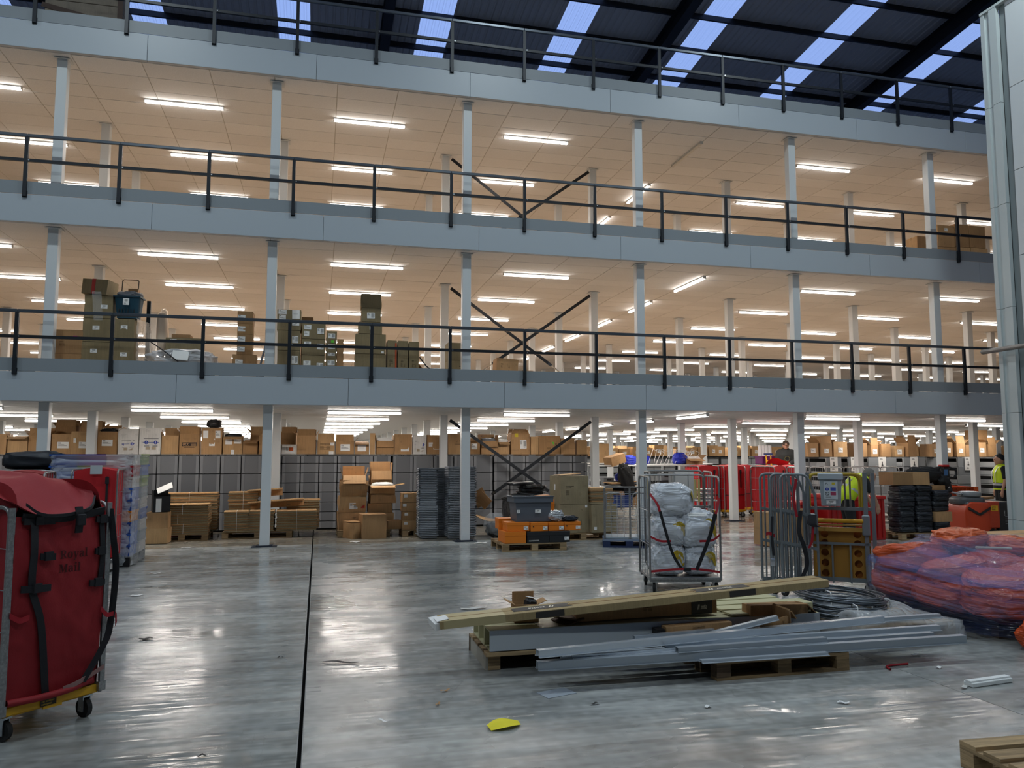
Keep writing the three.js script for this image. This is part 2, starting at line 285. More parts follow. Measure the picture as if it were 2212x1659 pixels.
// columns
const inView = (x, z, m = .6) => x > .353 * z - m && x < -1.035 * z + m;
const colName = ['ground floor', 'middle floor', 'top floor'], ord = ['leftmost', 'second from left', 'third from left', 'fourth from left', 'fifth from left', 'rightmost'];
const colGeo = [SOFFIT[0] - .0, SOFFIT[1] - DECK[0] + .01, SOFFIT[2] - DECK[1] + .01].map((h) => RB(.18, h, .18, 0, h / 2, 0, .012));
const baseG = G([B(.46, .012, .3, 0, .006, .02), B(.3, .02, .24, 0, .02, 0)]), capG = B(.26, .012, .26, 0, 0, 0), BASEM = mat(0x2c3340, .5, .3);
for (let L = 0; L < 3; L++) {
  let proto; const y0 = [0, DECK[0] - .01, DECK[1] - .01][L], h = [2.695, 2.72, 2.77][L];
  for (let k = 0; k < [14, 9, 5][L]; k++) for (let n = -4; n < 15; n++) {
    const z = ZC - k * SZ - (k ? .02 : 0), x = X0 + n * SX + (k ? .02 : 0); if (!inView(x, z)) continue;
    if (k && L === 0 && z < -18.5 && z > -22 && x > 6.9 && false) continue;
    const front = k === 0, label = front ? `white square steel column on the front edge of the ${colName[L]}, ${ord[n] || 'beyond the rightmost'} of that row`
      : k < 3 && n >= 0 && n < 6 ? `white square steel column of the ${colName[L]}, ${k === 1 ? 'second' : 'third'} row, ${ord[n]} of that row` : `white square steel column far behind the front rows of the ${colName[L]}`, group = front || (k < 3 && n >= 0 && n < 6) ? undefined : `columns behind the front row of the ${colName[L]}`;
    if (!proto) {
      proto = thing('steel_column', label, 'column', [x, y0, z], 0, group);
      part('shaft', colGeo[L], COLUMN, proto); if (L === 0) part('base_plate', baseG, BASEM, proto); else part('cap_plate', xf(capG.clone(), { p: [0, h - .02, 0] }), COLUMN, proto);
    } else copy(proto, [x, y0, z], 0, label, group || null);
  }
}
// guard rails
for (let L = 0; L < 3; L++) {
  const y = DECK[L], r = thing('guard_rail', `dark grey guard rail of posts and two bars along the ${['lowest', 'middle', 'top'][L]} mezzanine edge`, 'railing', [0, y, ZF]);
  const xs = []; for (let k = -3; k < 16; k++) xs.push(-5.25 + k * 1.556);
  let n = 0;
  const postG = G([B(.062, 1.1, .05, 0, .5, .03), B(.08, .12, .02, 0, .0, .012)]), midG = G([B(1.49, .055, .045, .778, .62, .03)]), topG = RB(1.556, .06, .05, .778, 1.08, .03, .012), kickG = B(1.55, .235, .012, .778, .125, -.01), boltG = xf(new THREE.CylinderGeometry(.012, .012, .01, 8), { p: [.05, .62, .06], r: [Math.PI / 2, 0, 0] });
  xs.forEach((x, i) => {
    for (const [nm, g, m] of [['post', postG, RAIL], ['mid_rail', midG, RAIL], ['top_rail', topG, RAILTOP], ['kick_plate', kickG, KICK], ['bolt', boltG, ZINC]]) { const q = piece(nm, i, g, m, r); q.position.x = x; }
  });
}
// cross braces in the second column row
for (let L = 0; L < 3; L++) {
  const y0 = [0.05, DECK[0], DECK[1]][L], y1 = SOFFIT[L] - .12, z = ZC - 3.02 + .15, x0 = 3.07, x1 = 6.68;
  const o = thing('cross_brace', `black steel cross brace with turnbuckles between two columns on the ${colName[L]}`, 'brace', [0, 0, 0]);
  for (const [a, b, dz] of [[[x0, y1], [x1, y0], .012], [[x1, y1], [x0, y0], -.012]]) {
    const at = (t) => [a[0] + (b[0] - a[0]) * t, a[1] + (b[1] - a[1]) * t, z + dz];
    part('brace_bar', [beam(at(0), at(.70), .012, .075, [0, 0, 1].map((v, i) => [0, 1, 0][i])), beam(at(.82), at(1), .012, .075)], RAIL, o);
    part('turnbuckle', [bar(at(.70), at(.82), .008), bar(at(.735), at(.785), .018), beam(at(.685), at(.71), .03, .07), beam(at(.81), at(.835), .03, .07)], CHROME, o);
  }
}
// lamps
const housing = mat(0xc9cbcc, .4), GLOW = new THREE.MeshStandardMaterial({ color: 0xffffff, emissive: 0xfff6ec, emissiveIntensity: LAMP_GLOW, roughness: .5 }), OFF = mat(0xd9d6cf, .5);
{
  const hg = G([B(1.58, .03, .075, 0, -.015, 0), B(.012, .07, .075, -.785, -.035, 0), B(.012, .07, .075, .785, -.035, 0)]), dg = RB(1.555, .045, .06, 0, -.053, 0, .012); let proto = [];
  for (let L = 0; L < 3; L++) for (let k = 0; k < [13, 8, 5][L]; k++) for (let n = -5; n < 14; n++) {
    const x = X0 + n * SX + 1.92, z = -17.2 - 3.02 * k; if (!inView(x, z, 2.2) || (z < -16 && x > 16.5 && z > -17.5)) continue;
    const turn = n === 3 ? Math.PI / 2 : 0, off = L === 2 && ((n === 3 && k === 0) || (n === 0 && k === 3)), key = off ? 1 : 0;
    const row = ['first', 'second', 'third', 'fourth', 'fifth', 'sixth'][k], where = `under the ${colName[L]} ceiling`;
    let label = `lit white strip light ${where} in a row far behind the edge`, group = `far strip lights of the ${colName[L]}`;
    if (n === 3 && !off) { label = `lit white strip light ${where} turned end-on to the edge`; group = `turned strip lights of the ${colName[L]}`; }
    else if (off) { label = n === 3 ? 'unlit strip light on the top floor ceiling turned end-on near the edge' : 'unlit strip light far back on the top floor ceiling at left'; group = undefined; }
    else label = `lit strip light ${where}, parallel to the edge, far back`;
    if (!off && k < 4 && n >= -1 && n <= 5) { const w = ['nearest', 'second', 'third', 'fourth'][k]; label = n < 0 ? `strip light ${where}, ${w} row, left of leftmost front column` : `strip light ${where}, ${w} row, right of column ${['one', 'two', 'three', 'four', 'five', 'six'][n]} from left`; group = undefined; }
    let t;
    if (!proto[key]) { t = proto[key] = thing('strip_light', label, 'light', [x, SOFFIT[L], z], turn, group); part('housing', hg, housing, t); part('diffuser', dg, off ? OFF : GLOW, t); }
    else t = copy(proto[key], [x, SOFFIT[L], z], turn, label, group || null);
    if (!off) { const l = new THREE.RectAreaLight(0xfff7ee, LAMP_POWER[L], 1.5, .055); l.name = 'strip_light_glow'; l.position.set(x, SOFFIT[L] - .082, z); l.rotation.set(-Math.PI / 2, 0, turn); scene.add(l); }
  }
  // high bay lamps of the hall, above the frame
  let bay;
  for (const [x, bz, pw] of [[-13, -9.6, 0], [-4.5, -9.6, 0], [4.5, -9.6, 0], [11.5, -9.6, 0], [-14, 1.5, 1], [-6, 1.5, 1], [4.5, 1.5, 2], [13, 1.5, 2]]) {
    const lab = `square high bay lamp hanging under the hall roof above the floor`;
    if (!bay) { bay = thing('high_bay_light', lab, 'light', [x, 13.6, bz], 0, 'high bay lamps of the hall'); part('housing', [B(.5, .08, .5, 0, .05, 0), bar([0, .09, 0], [0, 2.6, 0], .012)], RAIL, bay); part('diffuser', B(.46, .02, .46, 0, 0, 0), new THREE.MeshStandardMaterial({ color: 0xffffff, emissive: 0xe6f3f5, emissiveIntensity: 12 }), bay); }
    else copy(bay, [x, 13.6, bz], 0);
    const l = new THREE.RectAreaLight(0xe6f3f5, BAY_POWER[pw], .46, .46); l.name = 'high_bay_glow'; l.position.set(x, 13.585, bz); l.rotation.x = -Math.PI / 2; scene.add(l);
  }
}
// ---------- prints ----------
const lines = (k, x, y, w, n, h, c = '#444') => { k.fillStyle = c; for (let i = 0; i < n; i++) k.fillRect(x, y + i * h * 1.9, w * (.55 + .45 * hash3(i, n, 7)), h); };
const bars = (k, x, y, w, h) => { k.fillStyle = '#111'; let p = x, i = 0; while (p < x + w) { const b = 2 + 5 * hash3(i++, 3, 9); k.fillRect(p, y, b, h); p += b + 2 + 5 * hash3(i, 5, 9); } };
const prt = (w, h, draw, a) => mat(0xffffff, .6, 0, { map: canvasTex(w, h, draw), ...(a ? { transparent: true } : {}) });
const white = (k, w, h, c = '#e9e9e7') => { k.fillStyle = c; k.fillRect(0, 0, w, h); };
const P = {
  addr: prt(256, 160, (k, w, h) => { white(k, w, h); lines(k, 16, 18, 120, 2, 9); lines(k, 16, 60, 210, 4, 6, '#777'); }),
  bar: prt(256, 160, (k, w, h) => { white(k, w, h); bars(k, 70, 24, 120, 46); lines(k, 90, 84, 90, 1, 10); lines(k, 40, 110, 150, 2, 7, '#888'); }),
  big: prt(256, 160, (k, w, h) => { white(k, w, h); lines(k, 14, 14, 100, 6, 6, '#666'); bars(k, 140, 20, 100, 100); lines(k, 140, 132, 80, 1, 8); }),
  plain: prt(128, 96, (k, w, h) => { white(k, w, h, '#eeecea'); lines(k, 20, 40, 80, 1, 5, '#bbb'); }),
  text: prt(256, 160, (k) => { k.clearRect(0, 0, 256, 160); lines(k, 10, 10, 230, 2, 10, 'rgba(50,36,24,.6)'); lines(k, 10, 62, 120, 5, 7, 'rgba(50,36,24,.5)'); }, 1),
  marks: prt(256, 256, (k) => { k.clearRect(0, 0, 256, 256); k.strokeStyle = k.fillStyle = 'rgba(50,36,24,.45)'; k.lineWidth = 8; for (const [x, s] of [[40, 1], [110, -1], [180, 1]]) { k.beginPath(); k.moveTo(x, 60); k.lineTo(x + 20, 110); k.lineTo(x + 40 * (s > 0 ? 1 : .3), 60); k.stroke(); } lines(k, 20, 150, 200, 2, 9, 'rgba(50,36,24,.5)'); }, 1),
  udc: prt(256, 128, (k) => { k.clearRect(0, 0, 256, 128); k.fillStyle = 'rgba(45,28,22,.85)'; k.fillRect(10, 20, 236, 62); k.fillStyle = '#b48d62'; k.font = 'bold 56px sans-serif'; k.fillText('UCC', 18, 72); for (const y of [32, 50, 68]) k.fillRect(150, y, 86, 7); lines(k, 40, 98, 170, 1, 9, 'rgba(45,28,22,.6)'); }, 1),
  blue: prt(256, 256, (k) => { k.clearRect(0, 0, 256, 256); k.fillStyle = '#2c3f9c'; k.beginPath(); k.arc(190, 130, 26, 0, 7); k.fill(); k.fillStyle = '#dfe2ee'; k.fillRect(187, 112, 6, 36); k.fillStyle = '#4a5a9e'; k.fillRect(20, 124, 130, 8); lines(k, 30, 70, 150, 1, 9, '#777'); lines(k, 150, 176, 70, 1, 10, '#666'); k.fillStyle = 'rgba(180,160,130,.6)'; k.fillRect(60, 190, 60, 44); }, 1),
  orange: prt(128, 96, (k, w, h) => { white(k, w, h); k.fillStyle = '#d8622a'; k.fillRect(50, 18, 60, 52); lines(k, 8, 20, 34, 4, 6, '#888'); }),
  arrow: prt(96, 160, (k, w, h) => { white(k, w, h, '#f2f2f0'); k.fillStyle = '#333'; k.fillRect(42, 52, 12, 48); k.fillRect(36, 88, 24, 12); lines(k, 16, 16, 64, 2, 6, '#666'); lines(k, 22, 124, 52, 2, 6, '#777'); }),
  three: prt(128, 160, (k) => { k.clearRect(0, 0, 128, 160); k.fillStyle = '#14130f'; k.font = 'bold 70px sans-serif'; k.fillText('3', 70, 66); k.fillRect(30, 90, 90, 10); k.fillRect(84, 130, 40, 10); }, 1),
  shoe: prt(128, 96, (k, w, h) => { white(k, w, h); lines(k, 12, 14, 70, 3, 8, '#777'); bars(k, 60, 60, 56, 24); }),
  shoetxt: prt(256, 64, (k) => { k.clearRect(0, 0, 256, 64); k.fillStyle = '#c9c6c0'; k.font = 'bold 40px sans-serif'; k.fillText('REEWEI', 8, 46); k.font = '24px sans-serif'; k.fillText('.com', 190, 46); }, 1),
};
const RED_TAPE = mat(0xa5241f, .5), MAGENTA = mat(0xc21e86, .6), GREENLAB = mat(0x63c43a, .6), YELLOWLAB = mat(0xd8c22a, .6);

// ---------- cartons ----------
function lumpyBox(w, h, d, amp, sd) {
  const g = new THREE.BoxGeometry(w, h, d, 5, 4, 5).translate(0, h / 2, 0), p = g.attributes.position, uv = g.attributes.uv, n = g.attributes.normal;
  for (let i = 0; i < p.count; i++) {
    const x = p.getX(i), y = p.getY(i), z = p.getZ(i), ax = Math.abs(n.getX(i)), ay = Math.abs(n.getY(i));
    uv.setXY(i, uv.getX(i) * (ax > .5 ? d : w) + sd * .31, uv.getY(i) * (ay > .5 ? d : h) + sd * .17);
    const k = (q) => (vn3(x * 4 + sd * 3 + q * 9, y * 4 + sd, z * 4 + q) - .5) * 2 * amp, bulge = amp * 1.1 * Math.sin(Math.PI * y / h);
    const ny = y < .001 ? 0 : k(2) * .7;
    p.setXYZ(i, x + k(0) * (y < .001 ? .3 : 1) + Math.sign(x) * bulge * .6 * (1 - Math.abs(2 * z / d) ** 2), y + ny, z + k(1) * (y < .001 ? .3 : 1) + Math.sign(z) * bulge * (1 - Math.abs(2 * x / w) ** 2));
  }
  g.computeVertexNormals(); return g;
}
const FACE = { f: (x, y, w, h, d) => [[x * w, y * h, d / 2 + .006], 0], b: (x, y, w, h, d) => [[x * w, y * h, -d / 2 - .006], Math.PI], l: (x, y, w, h, d) => [[-w / 2 - .006, y * h, -x * d], -Math.PI / 2], r: (x, y, w, h, d) => [[w / 2 + .006, y * h, x * d], Math.PI / 2] };
function stick(t, list, w, h, d) { // labels: [face, x(-.5...5), y(0..1), width, height, print]
  for (const [f, x, y, lw, lh, pr] of list) { const [p, r] = FACE[f](x, y, w, h, d), g = new THREE.BoxGeometry(lw, lh, .003); const m = part(P[pr] && 'text marks udc blue three shoetxt'.includes(pr) ? 'print' : 'label', g, P[pr] || pr, t); m.position.set(...p); m.rotation.y = r; m.rotation.z = rr(-.03, .03); }
}
// opts: m material, open (0 closed, 1 flaps out, 2 flaps up), l labels, tape, a lump, z tilt
let cn = 0;
function carton(label, [w, h, d], pos, turn = 0, o = {}) {
  const t = thing(o.name || 'cardboard_box', label, o.cat || 'box', pos, turn, o.group), m = o.m || CARD[cn++ % 3]; const sd = ++cn, a = o.a ?? .005;
  if (o.z) t.rotation.z = o.z; if (o.x) t.rotation.x = o.x;
  if (!o.open) {
    part('body', lumpyBox(w, h - .004, d, a, sd), m, t);
    for (const s of [-1, 1]) part('flap', B(w - .006, .005, d / 2 - .004, 0, h - .001, s * (d / 4 + .001)), m, t);
    if (o.tape !== 0) part('tape', [B(w + .004, .0015, .05, 0, h + .003, 0), B(.002, .07, .05, w / 2 + .009, h - .033, 0), B(.002, .07, .05, -w / 2 - .009, h - .033, 0)], TAPE, t);
  } else {
    const q = .007; part('body', [B(w, h, q, 0, h / 2, d / 2 - q / 2), B(w, h, q, 0, h / 2, -d / 2 + q / 2), B(q, h, d, -w / 2 + q / 2, h / 2, 0), B(q, h, d, w / 2 - q / 2, h / 2, 0), B(w, q, d, 0, q / 2, 0)].map((g) => g), m, t);
    const fl = Math.min(d / 2, .24), up = o.open === 2, ang = o.ang || [up ? -.15 : 1.9, up ? .1 : 1.4, .7, .9]; // front, back, left, right: 0 = upright, +: outwards
    const F = [[w - .02, 0, d / 2, 1, 0], [w - .02, 0, -d / 2, -1, 0], [d - .02, -w / 2, 0, 0, 1], [d - .02, w / 2, 0, 0, -1]];
    F.forEach(([len, px, pz, sx, sz], i) => {
      if (ang[i] === null) return; const g = B(i < 2 ? len : .005, i < 2 ? fl : fl * .9, i < 2 ? .005 : len, 0, (i < 2 ? fl : fl * .9) / 2, 0); xf(g, { r: [sx * ang[i], 0, sz * ang[i]] }); g.translate(px, h, pz); part('flap', g, m, t);
    });
    if (o.fill) part('contents', xf(blob(w * .92, .22, d * .9, .5, .09, 4, sd, 26), { p: [0, h - .03, 0] }), o.fill, t);
  }
  if (o.l) stick(t, o.l, w, h, d);
  if (o.strip) { const [x, sw, mm] = o.strip; part('tape_strip', [B(sw, h, .002, x, h / 2, d / 2 + a + .004), B(sw, .002, d, x, h + .006, 0)], mm, t); }
  return t;
}
// ---------- pallets ----------
const boardG = {}, bG = (a, b, c) => boardG[[a, b, c]] ||= B(a, b, c);
function pallet(label, pos, turn, o = {}) {
  const { w = 1.2, d = .8, n = 5, m = WOOD, bm, top = .022, h = .144 } = o, t = thing('pallet', label, 'pallet', pos, turn, o.group); let k = 0, i;
  const P0 = (nm, i, g, mm, x, y, z) => { const q = piece(nm, i, g, mm, t); q.position.set(x, y, z); };
  const bw = o.bw || .118, M = () => Array.isArray(m) ? m[(k++ * 7) % m.length] : m;
  for (i = 0; i < n; i++) P0('top_board', i, bG(w, top, bw), M(), 0, h - top / 2, -d / 2 + bw / 2 + (d - bw) * i / (n - 1));
  for (i = 0; i < 3; i++) P0('stringer_board', i, bG(.12, top, d), M(), (i - 1) * (w - .12) / 2, h - top * 1.5, 0);
  for (i = 0; i < 9; i++) P0('block', i, bG(.12, h - 3 * top, .1), bm || M(), (i % 3 - 1) * (w - .12) / 2, h / 2 - top / 2, (Math.floor(i / 3) - 1) * (d - .1) / 2);
  for (i = 0; i < 3; i++) P0('bottom_board', i, bG(w, top, .1), bm && o.bb ? bm : M(), 0, top / 2, (i - 1) * (d - .1) / 2);
  return t;
}
// ---------- grey shelf wall on the ground floor ----------
{
  const ZS = -18.95, rack = thing('shelving_unit', 'long black topped shelving unit full of grey storage bins behind the pallets', 'shelving', [0, 0, ZS]);
  part('top_shelf', B(13.9, .035, .9, -.25, 1.735, -.5), BLACKPL, rack); part('back_panel', B(13.9, 1.7, .01, -.25, .86, -.6), mat(0x4a4c50, .7), rack); part('bottom_shelf', B(13.9, .03, .9, -.25, .015, -.5), BLACKPL, rack);
  for (let i = 0; i < 7; i++) part('upright', [B(.03, 1.72, .03, -7.15 + i * 2.3, .86, -.93), B(.02, 1.72, .02, -7.15 + i * 2.3, .86, -.5)], BLACKPL, rack);
  const BIN = [0x66696e, 0x5f6267, 0x6d7075].map((c) => mat(c, .62, 0, { bumpMap: fineT, bumpScale: .0006 })), BINEDGE = mat(0x7c7f84, .55);
  const protos = {};
  function bin(w, h, x, y, label, group) {
    const key = [w.toFixed(2), h.toFixed(2), group]; let v = Math.floor(rnd() * 3);
    const kk = key + v, pos = [x, y, ZS + rr(-.012, .004)];
    if (protos[kk]) return copy(protos[kk], pos, rr(-.008, .008), null, group);
    const t = protos[kk] = thing('storage_bin', label, 'bin', pos, 0, group);
    part('body', [RB(w - .016, h - .014, .012, 0, h / 2, 0, .006), B(w - .03, .01, .4, 0, .01, -.2), B(.006, h - .03, .4, -w / 2 + .015, h / 2, -.2), B(.006, h - .03, .4, w / 2 - .015, h / 2, -.2)], BIN[v], t);
    for (const s of [-1, 1]) part('side_flap', RB(.062, h - .018, .006, s * (w / 2 - .045), h / 2, .0095, .003), BINEDGE, t);
  }
  const big = 'large grey storage bin, tall and wide, in the shelf wall', small = 'small grey storage bin, low and wide, in the shelf wall';
  const grid = (x0, x1, n, ys, label, group) => { const w = (x1 - x0) / n; for (let i = 0; i < n; i++) for (let j = 0; j < ys.length - 1; j++) bin(w, ys[j + 1] - ys[j], x0 + (i + .5) * w, ys[j], label, group); };
  const yb = [.03, .43, .86, 1.31, 1.715], ys = [.03, .2, .41, .635, .87, 1.09, 1.32, 1.54, 1.715];
  grid(-7.1, -1.26, 13, yb, big + ' left of the second column', 'large grey bins at the left of the shelf wall'); grid(-1.24, 1.7, 7, ys, small + ' between the two front columns', 'small grey bins in the middle of the shelf wall');
  grid(1.74, 4.2, 5, yb, big + ' behind the grey tray stacks', 'large grey bins behind the grey trays'); grid(4.22, 6.68, 6, ys, small + ' behind the cross brace', 'small grey bins behind the cross brace');

  // cartons on top of the shelf wall: x, width, height, look
  const I = 'text', row = [
    [-6.68, .15, .43, {}], [-6.52, .4, .38, { open: 1, fill: FILM }], [-6.12, .45, .4, { open: 2 }], [-5.67, .39, .44, { l: [['f', .1, .45, .22, .14, 'addr']] }], [-5.28, .38, .5, { l: [['f', -.3, .6, .05, .1, 'plain'], ['f', .2, .4, .2, .14, 'addr']] }], [-4.75, .41, .5, { open: 1, ang: [null, .5, null, .9], fill: BLACKBAG, l: [['f', 0, .5, .22, .14, 'addr']] }],
    [-4.34, .43, .57, { m: WHITECARD, l: [['f', 0, .4, .34, .34, 'blue']] }], [-3.9, .45, .59, { m: WHITECARD, l: [['f', .05, .45, .4, .4, 'blue']] }], [-3.44, .37, .42, { open: 2, ang: [null, .05, .3, .2] }], [-3.07, .44, .46, { open: 1, ang: [.2, .3, .5, .4], l: [['f', 0, .45, .34, .17, 'udc']] }], [-2.59, .45, .6, { l: [['f', -.3, .75, .11, .17, 'plain'], ['f', .3, .75, .11, .17, 'addr'], ['f', .02, .45, .12, .17, 'bar']] }],
    [-2.14, .44, .4, { open: 1, fill: BLACKPL, l: [['f', -.2, .72, .15, .13, 'plain'], ['f', .24, .74, .16, .11, 'addr'], ['f', 0, .12, .07, .1, 'plain']] }], [-1.7, .34, .3, { open: 1 }], [-1.35, .39, .43, {}], [-.84, .35, .22, { m: WHITECARD, open: 1, l: [['f', .05, .5, .2, .15, 'orange']] }], [-.49, .44, .44, { open: 1, ang: [.5, .4, .9, .5] }], [-.03, .41, .32, { open: 2, l: [['f', -.05, .5, .26, .2, 'text'], ['f', .35, .75, .09, .07, 'plain'], ['f', .3, .1, .11, .07, 'plain']] }],
    [.39, .44, .31, { open: 2, l: [['f', .02, .5, .22, .16, 'addr']] }], [.84, .35, .28, { open: 1, l: [['f', 0, .5, .2, .14, 'plain']] }], [1.2, .13, .5, { tape: 0 }], [1.34, .43, .32, { open: 2, fill: WHITEPAPER, ang: [2.9, null, .1, -.05] }], [1.78, .43, .48, { l: [['f', .1, .3, .2, .15, 'addr']] }], [2.23, .33, .46, { m: WHITECARD, l: [['f', 0, .5, .3, .4, 'blue']] }], [2.57, .48, .47, { l: [['f', -.3, .5, .1, .1, 'plain'], ['f', .05, .4, .2, .15, 'addr']] }],
    [3.08, .5, .5, { l: [['f', .1, .55, .3, .24, 'marks']] }], [3.59, .3, .38, { open: 1, l: [['f', 0, .5, .15, .14, 'addr']] }], [3.9, .44, .33, { open: 2, fill: GREYPL, ang: [2.6, .1, .1, .1] }], [4.34, .3, .3, { m: CARD[2], fill: WHITEPAPER, open: 1 }], [4.66, .5, .5, { open: 2, ang: [-.9, -.7, -.6, -.6], l: [['f', .15, .5, .17, .22, 'big'], ['f', -.22, .95, .09, .09, YELLOWLAB]] }], [5.17, .21, .44, {}], [5.39, .58, .46, { l: [['f', .1, .6, .1, .07, GREENLAB], ['f', .1, .4, .3, .22, 'text']] }], [5.98, .37, .4, {}], [6.42, .27, .36, {}],
  ], word = ['leftmost', 'second', 'third', 'fourth', 'fifth', 'sixth', 'seventh', 'eighth', 'ninth', 'tenth', 'eleventh', 'twelfth'];
  const g3 = ['left', 'middle', 'right'];
  row.forEach(([x, w, h, o], i) => {
    const d = rr(.3, .36), look = o.m === WHITECARD ? 'white' : 'brown', part3 = Math.floor(i / 11), lab = `${look} ${o.open ? 'open ' : 'closed '}carton on top of the grey shelf wall, ${part3 ? word[i % 11].replace('leftmost', 'first') : word[i]} box of the ${g3[part3]} third`;
    carton(lab, [w - .012, h, d], [x + w / 2, 1.755, -18.97 - d / 2 - rr(0, .05)], rr(-.05, .05), { ...o, a: .007 });
  });
  // more cartons standing behind that row
  for (const [x, w, h, l] of [[-5.7, .42, .62, 'brown carton standing behind the row on the shelf wall, left of the second row column'], [-5.2, .45, .6, 'brown carton behind the shelf wall row, a flap raised beside the left column'], [-1.55, .3, .5, 'tan carton standing behind the shelf wall row, near the second front column'], [-.85, .34, .5, 'small brown carton above the white and orange box on the shelf wall']])
    carton(l, [w, h, .3], [x + w / 2, 1.755, -19.5], rr(-.1, .1), { open: 2 });
  const bb = solo('black_bag', xf(blob(.34, .2, .3, .7, .1, 4, 77, 24), { p: [0, .09, 0] }), BLACKBAG, 'shiny black bag lying on the tallest brown carton of the shelf wall', 'bag', [-2.34, 2.36, -19.12]);
}
// ---------- things in front of the shelf wall ----------
function bundle(label, w, h, d, pos, turn, n, o = {}) { // flattened cartons tied with string
  const t = thing('flat_carton_bundle', label, 'cardboard', pos, turn), st = h / n, sheetG = [0, 1, 2].map((k) => B(w, st - .004 - .001 * k, d));
  for (let i = 0; i < n; i++) { const m = piece('flat_carton', i, sheetG[i % 3], i === n - 1 ? CARD[2] : [KRAFT, CARD[1], KRAFT, CARD[3]][i % 4], t); m.position.set(rr(-.012, .012), (i + .5) * st, rr(-.012, .012)); m.rotation.y = rr(-.012, .012); }
  if (o.tie !== 0) part('string', [B(.006, h + .006, .004, o.tie || 0, h / 2, d / 2 + .014), B(.006, .004, d + .02, o.tie || 0, h + .003, 0)], WHITEPAPER, t);
  return t;
}
pallet('wooden pallet with orange painted blocks under flat cartons beside the wrapped crates', [-2.66, 0, -17.62], .02, { w: 1.0, d: 1.0, bm: undefined });
{ const o = scene.children[scene.children.length - 1]; o.children.filter((c) => c.name.startsWith('block')).forEach((c) => { if (c.position.x < -.3) c.material = mat(0xb8371c, .7); }); o.children.find((c) => c.name === 'bottom_board').material = mat(0x9c3a20, .75); }
bundle('lowest front bundle of flat cartons on the orange-blocked pallet', 1.02, .2, .56, [-2.66, .145, -17.4], .02, 9, { tie: .03 });
bundle('second front bundle of flat cartons stacked on the orange-blocked pallet', 1.03, .19, .56, [-2.67, .347, -17.41], .0, 9, { tie: -.06 });
bundle('top front bundle of flat cartons on the orange-blocked pallet', 1.03, .2, .56, [-2.67, .539, -17.4], .02, 9, { tie: .02 });
bundle('taller bundle of flat cartons at the back of the orange-blocked pallet', 1.05, .8, .36, [-2.58, .145, -17.92], .01, 30, { tie: -.04 });
pallet('wooden pallet under loose stacks of flat cartons behind the second column', [-1.2, 0, -17.75], 0, { w: 1.4, d: .9 });
bundle('front left stack of flat dark cartons leaning on the second cardboard pallet', .48, .42, .5, [-1.63, .15, -17.5], .06, 16, { tie: 0.001 });
bundle('front middle stack of flat dark cartons on the second cardboard pallet', .5, .43, .5, [-1.13, .15, -17.52], -.02, 16);
bundle('front right stack of flat dark cartons behind the second front column', .82, .42, .5, [-.42, .15, -17.55], .02, 16);
bundle('back left stack of flat cartons on the second cardboard pallet', .6, .8, .4, [-1.55, .15, -18.0], .03, 28, { tie: 0.001 });
bundle('back right stack of flat cartons on the second cardboard pallet beside the white column', .7, .62, .4, [-.3, .15, -18.02], .02, 22, { tie: 0 });
for (const [x, y, z, w, r, l] of [[-1.1, .99, -17.9, .72, .09, 'single flat carton lying across the highest back stack of cardboard'], [-.86, .76, -17.72, 1.16, .1, 'long flat carton sticking out behind the second front column']]) { const m = solo('flat_carton', [B(w, .02, .4), B(w - .05, .14, .02, .02, -.08, -.1)], CARD[2], l, 'cardboard', [x, y, z]); m.rotation.z = r * .6; }
// carton stacks on pallets between the columns
pallet('wooden pallet under the two tall piles of battered cartons', [.98, 0, -17.55], 0, { w: 1.1, d: .9 });
const CL = (l, s, p, t, o) => carton(l, s, p, t, o);
CL('battered brown carton at the bottom of the left pile, half hidden by a tipped box', [.56, .36, .5], [.72, .145, -17.5], .04, { a: .02, l: [['f', .2, .5, .22, .18, 'text']] });
CL('crumpled brown carton with white label and red sticker, middle of the left pile', [.56, .34, .5], [.74, .51, -17.52], -.03, { a: .028, l: [['f', .05, .4, .17, .13, 'big'], ['f', .4, .35, .08, .06, RED_TAPE]] });
CL('torn brown carton with black printing high on the left pile', [.54, .34, .48], [.76, .855, -17.52], .05, { a: .034, l: [['f', 0, .42, .24, .18, 'text']] });
CL('open brown carton on top of the left battered pile', [.5, .1, .4], [.77, 1.195, -17.54], 0, { open: 1, ang: [2.6, -.2, .3, .3] });
CL('brown carton at the bottom of the right pile behind the tipped box', [.5, .34, .5], [1.36, .145, -17.55], .02, { a: .014 });
CL('low brown carton second from the bottom of the right pile', [.52, .2, .5], [1.33, .49, -17.55], -.04, { a: .014 });
CL('brown carton third from the bottom of the right pile with a torn flap', [.54, .2, .5], [1.38, .695, -17.53], .03, { a: .02 });
CL('open brown carton spilling white paper on the right pile', [.54, .17, .48], [1.37, .9, -17.5], .02, { open: 1, fill: WHITEPAPER, ang: [1.7, .5, 1.2, 1.4] });
CL('open brown carton with its lid raised on top of the right pile', [.46, .3, .4], [1.36, 1.09, -17.66], 0, { open: 2, ang: [2.8, -.05, .05, .05] });
CL('plain brown carton tipped askew on the floor in front of the piles', [.5, .5, .5], [1.14, .0, -16.92], .12, { a: .012, m: CARD[3], tape: 0 });
CL('torn flap box lying on its side left of the tipped carton', [.3, .34, .42], [.76, 0, -16.98], .5, { a: .04, tape: 0 });
CL('small tan carton on the pallet edge right of the tipped carton', [.3, .18, .3], [1.62, .145, -17.3], .05, { a: .01 });
pallet('small wooden pallet under the column of little labelled boxes', [2.08, 0, -17.3], .0, { w: .6, d: .8, n: 5 });
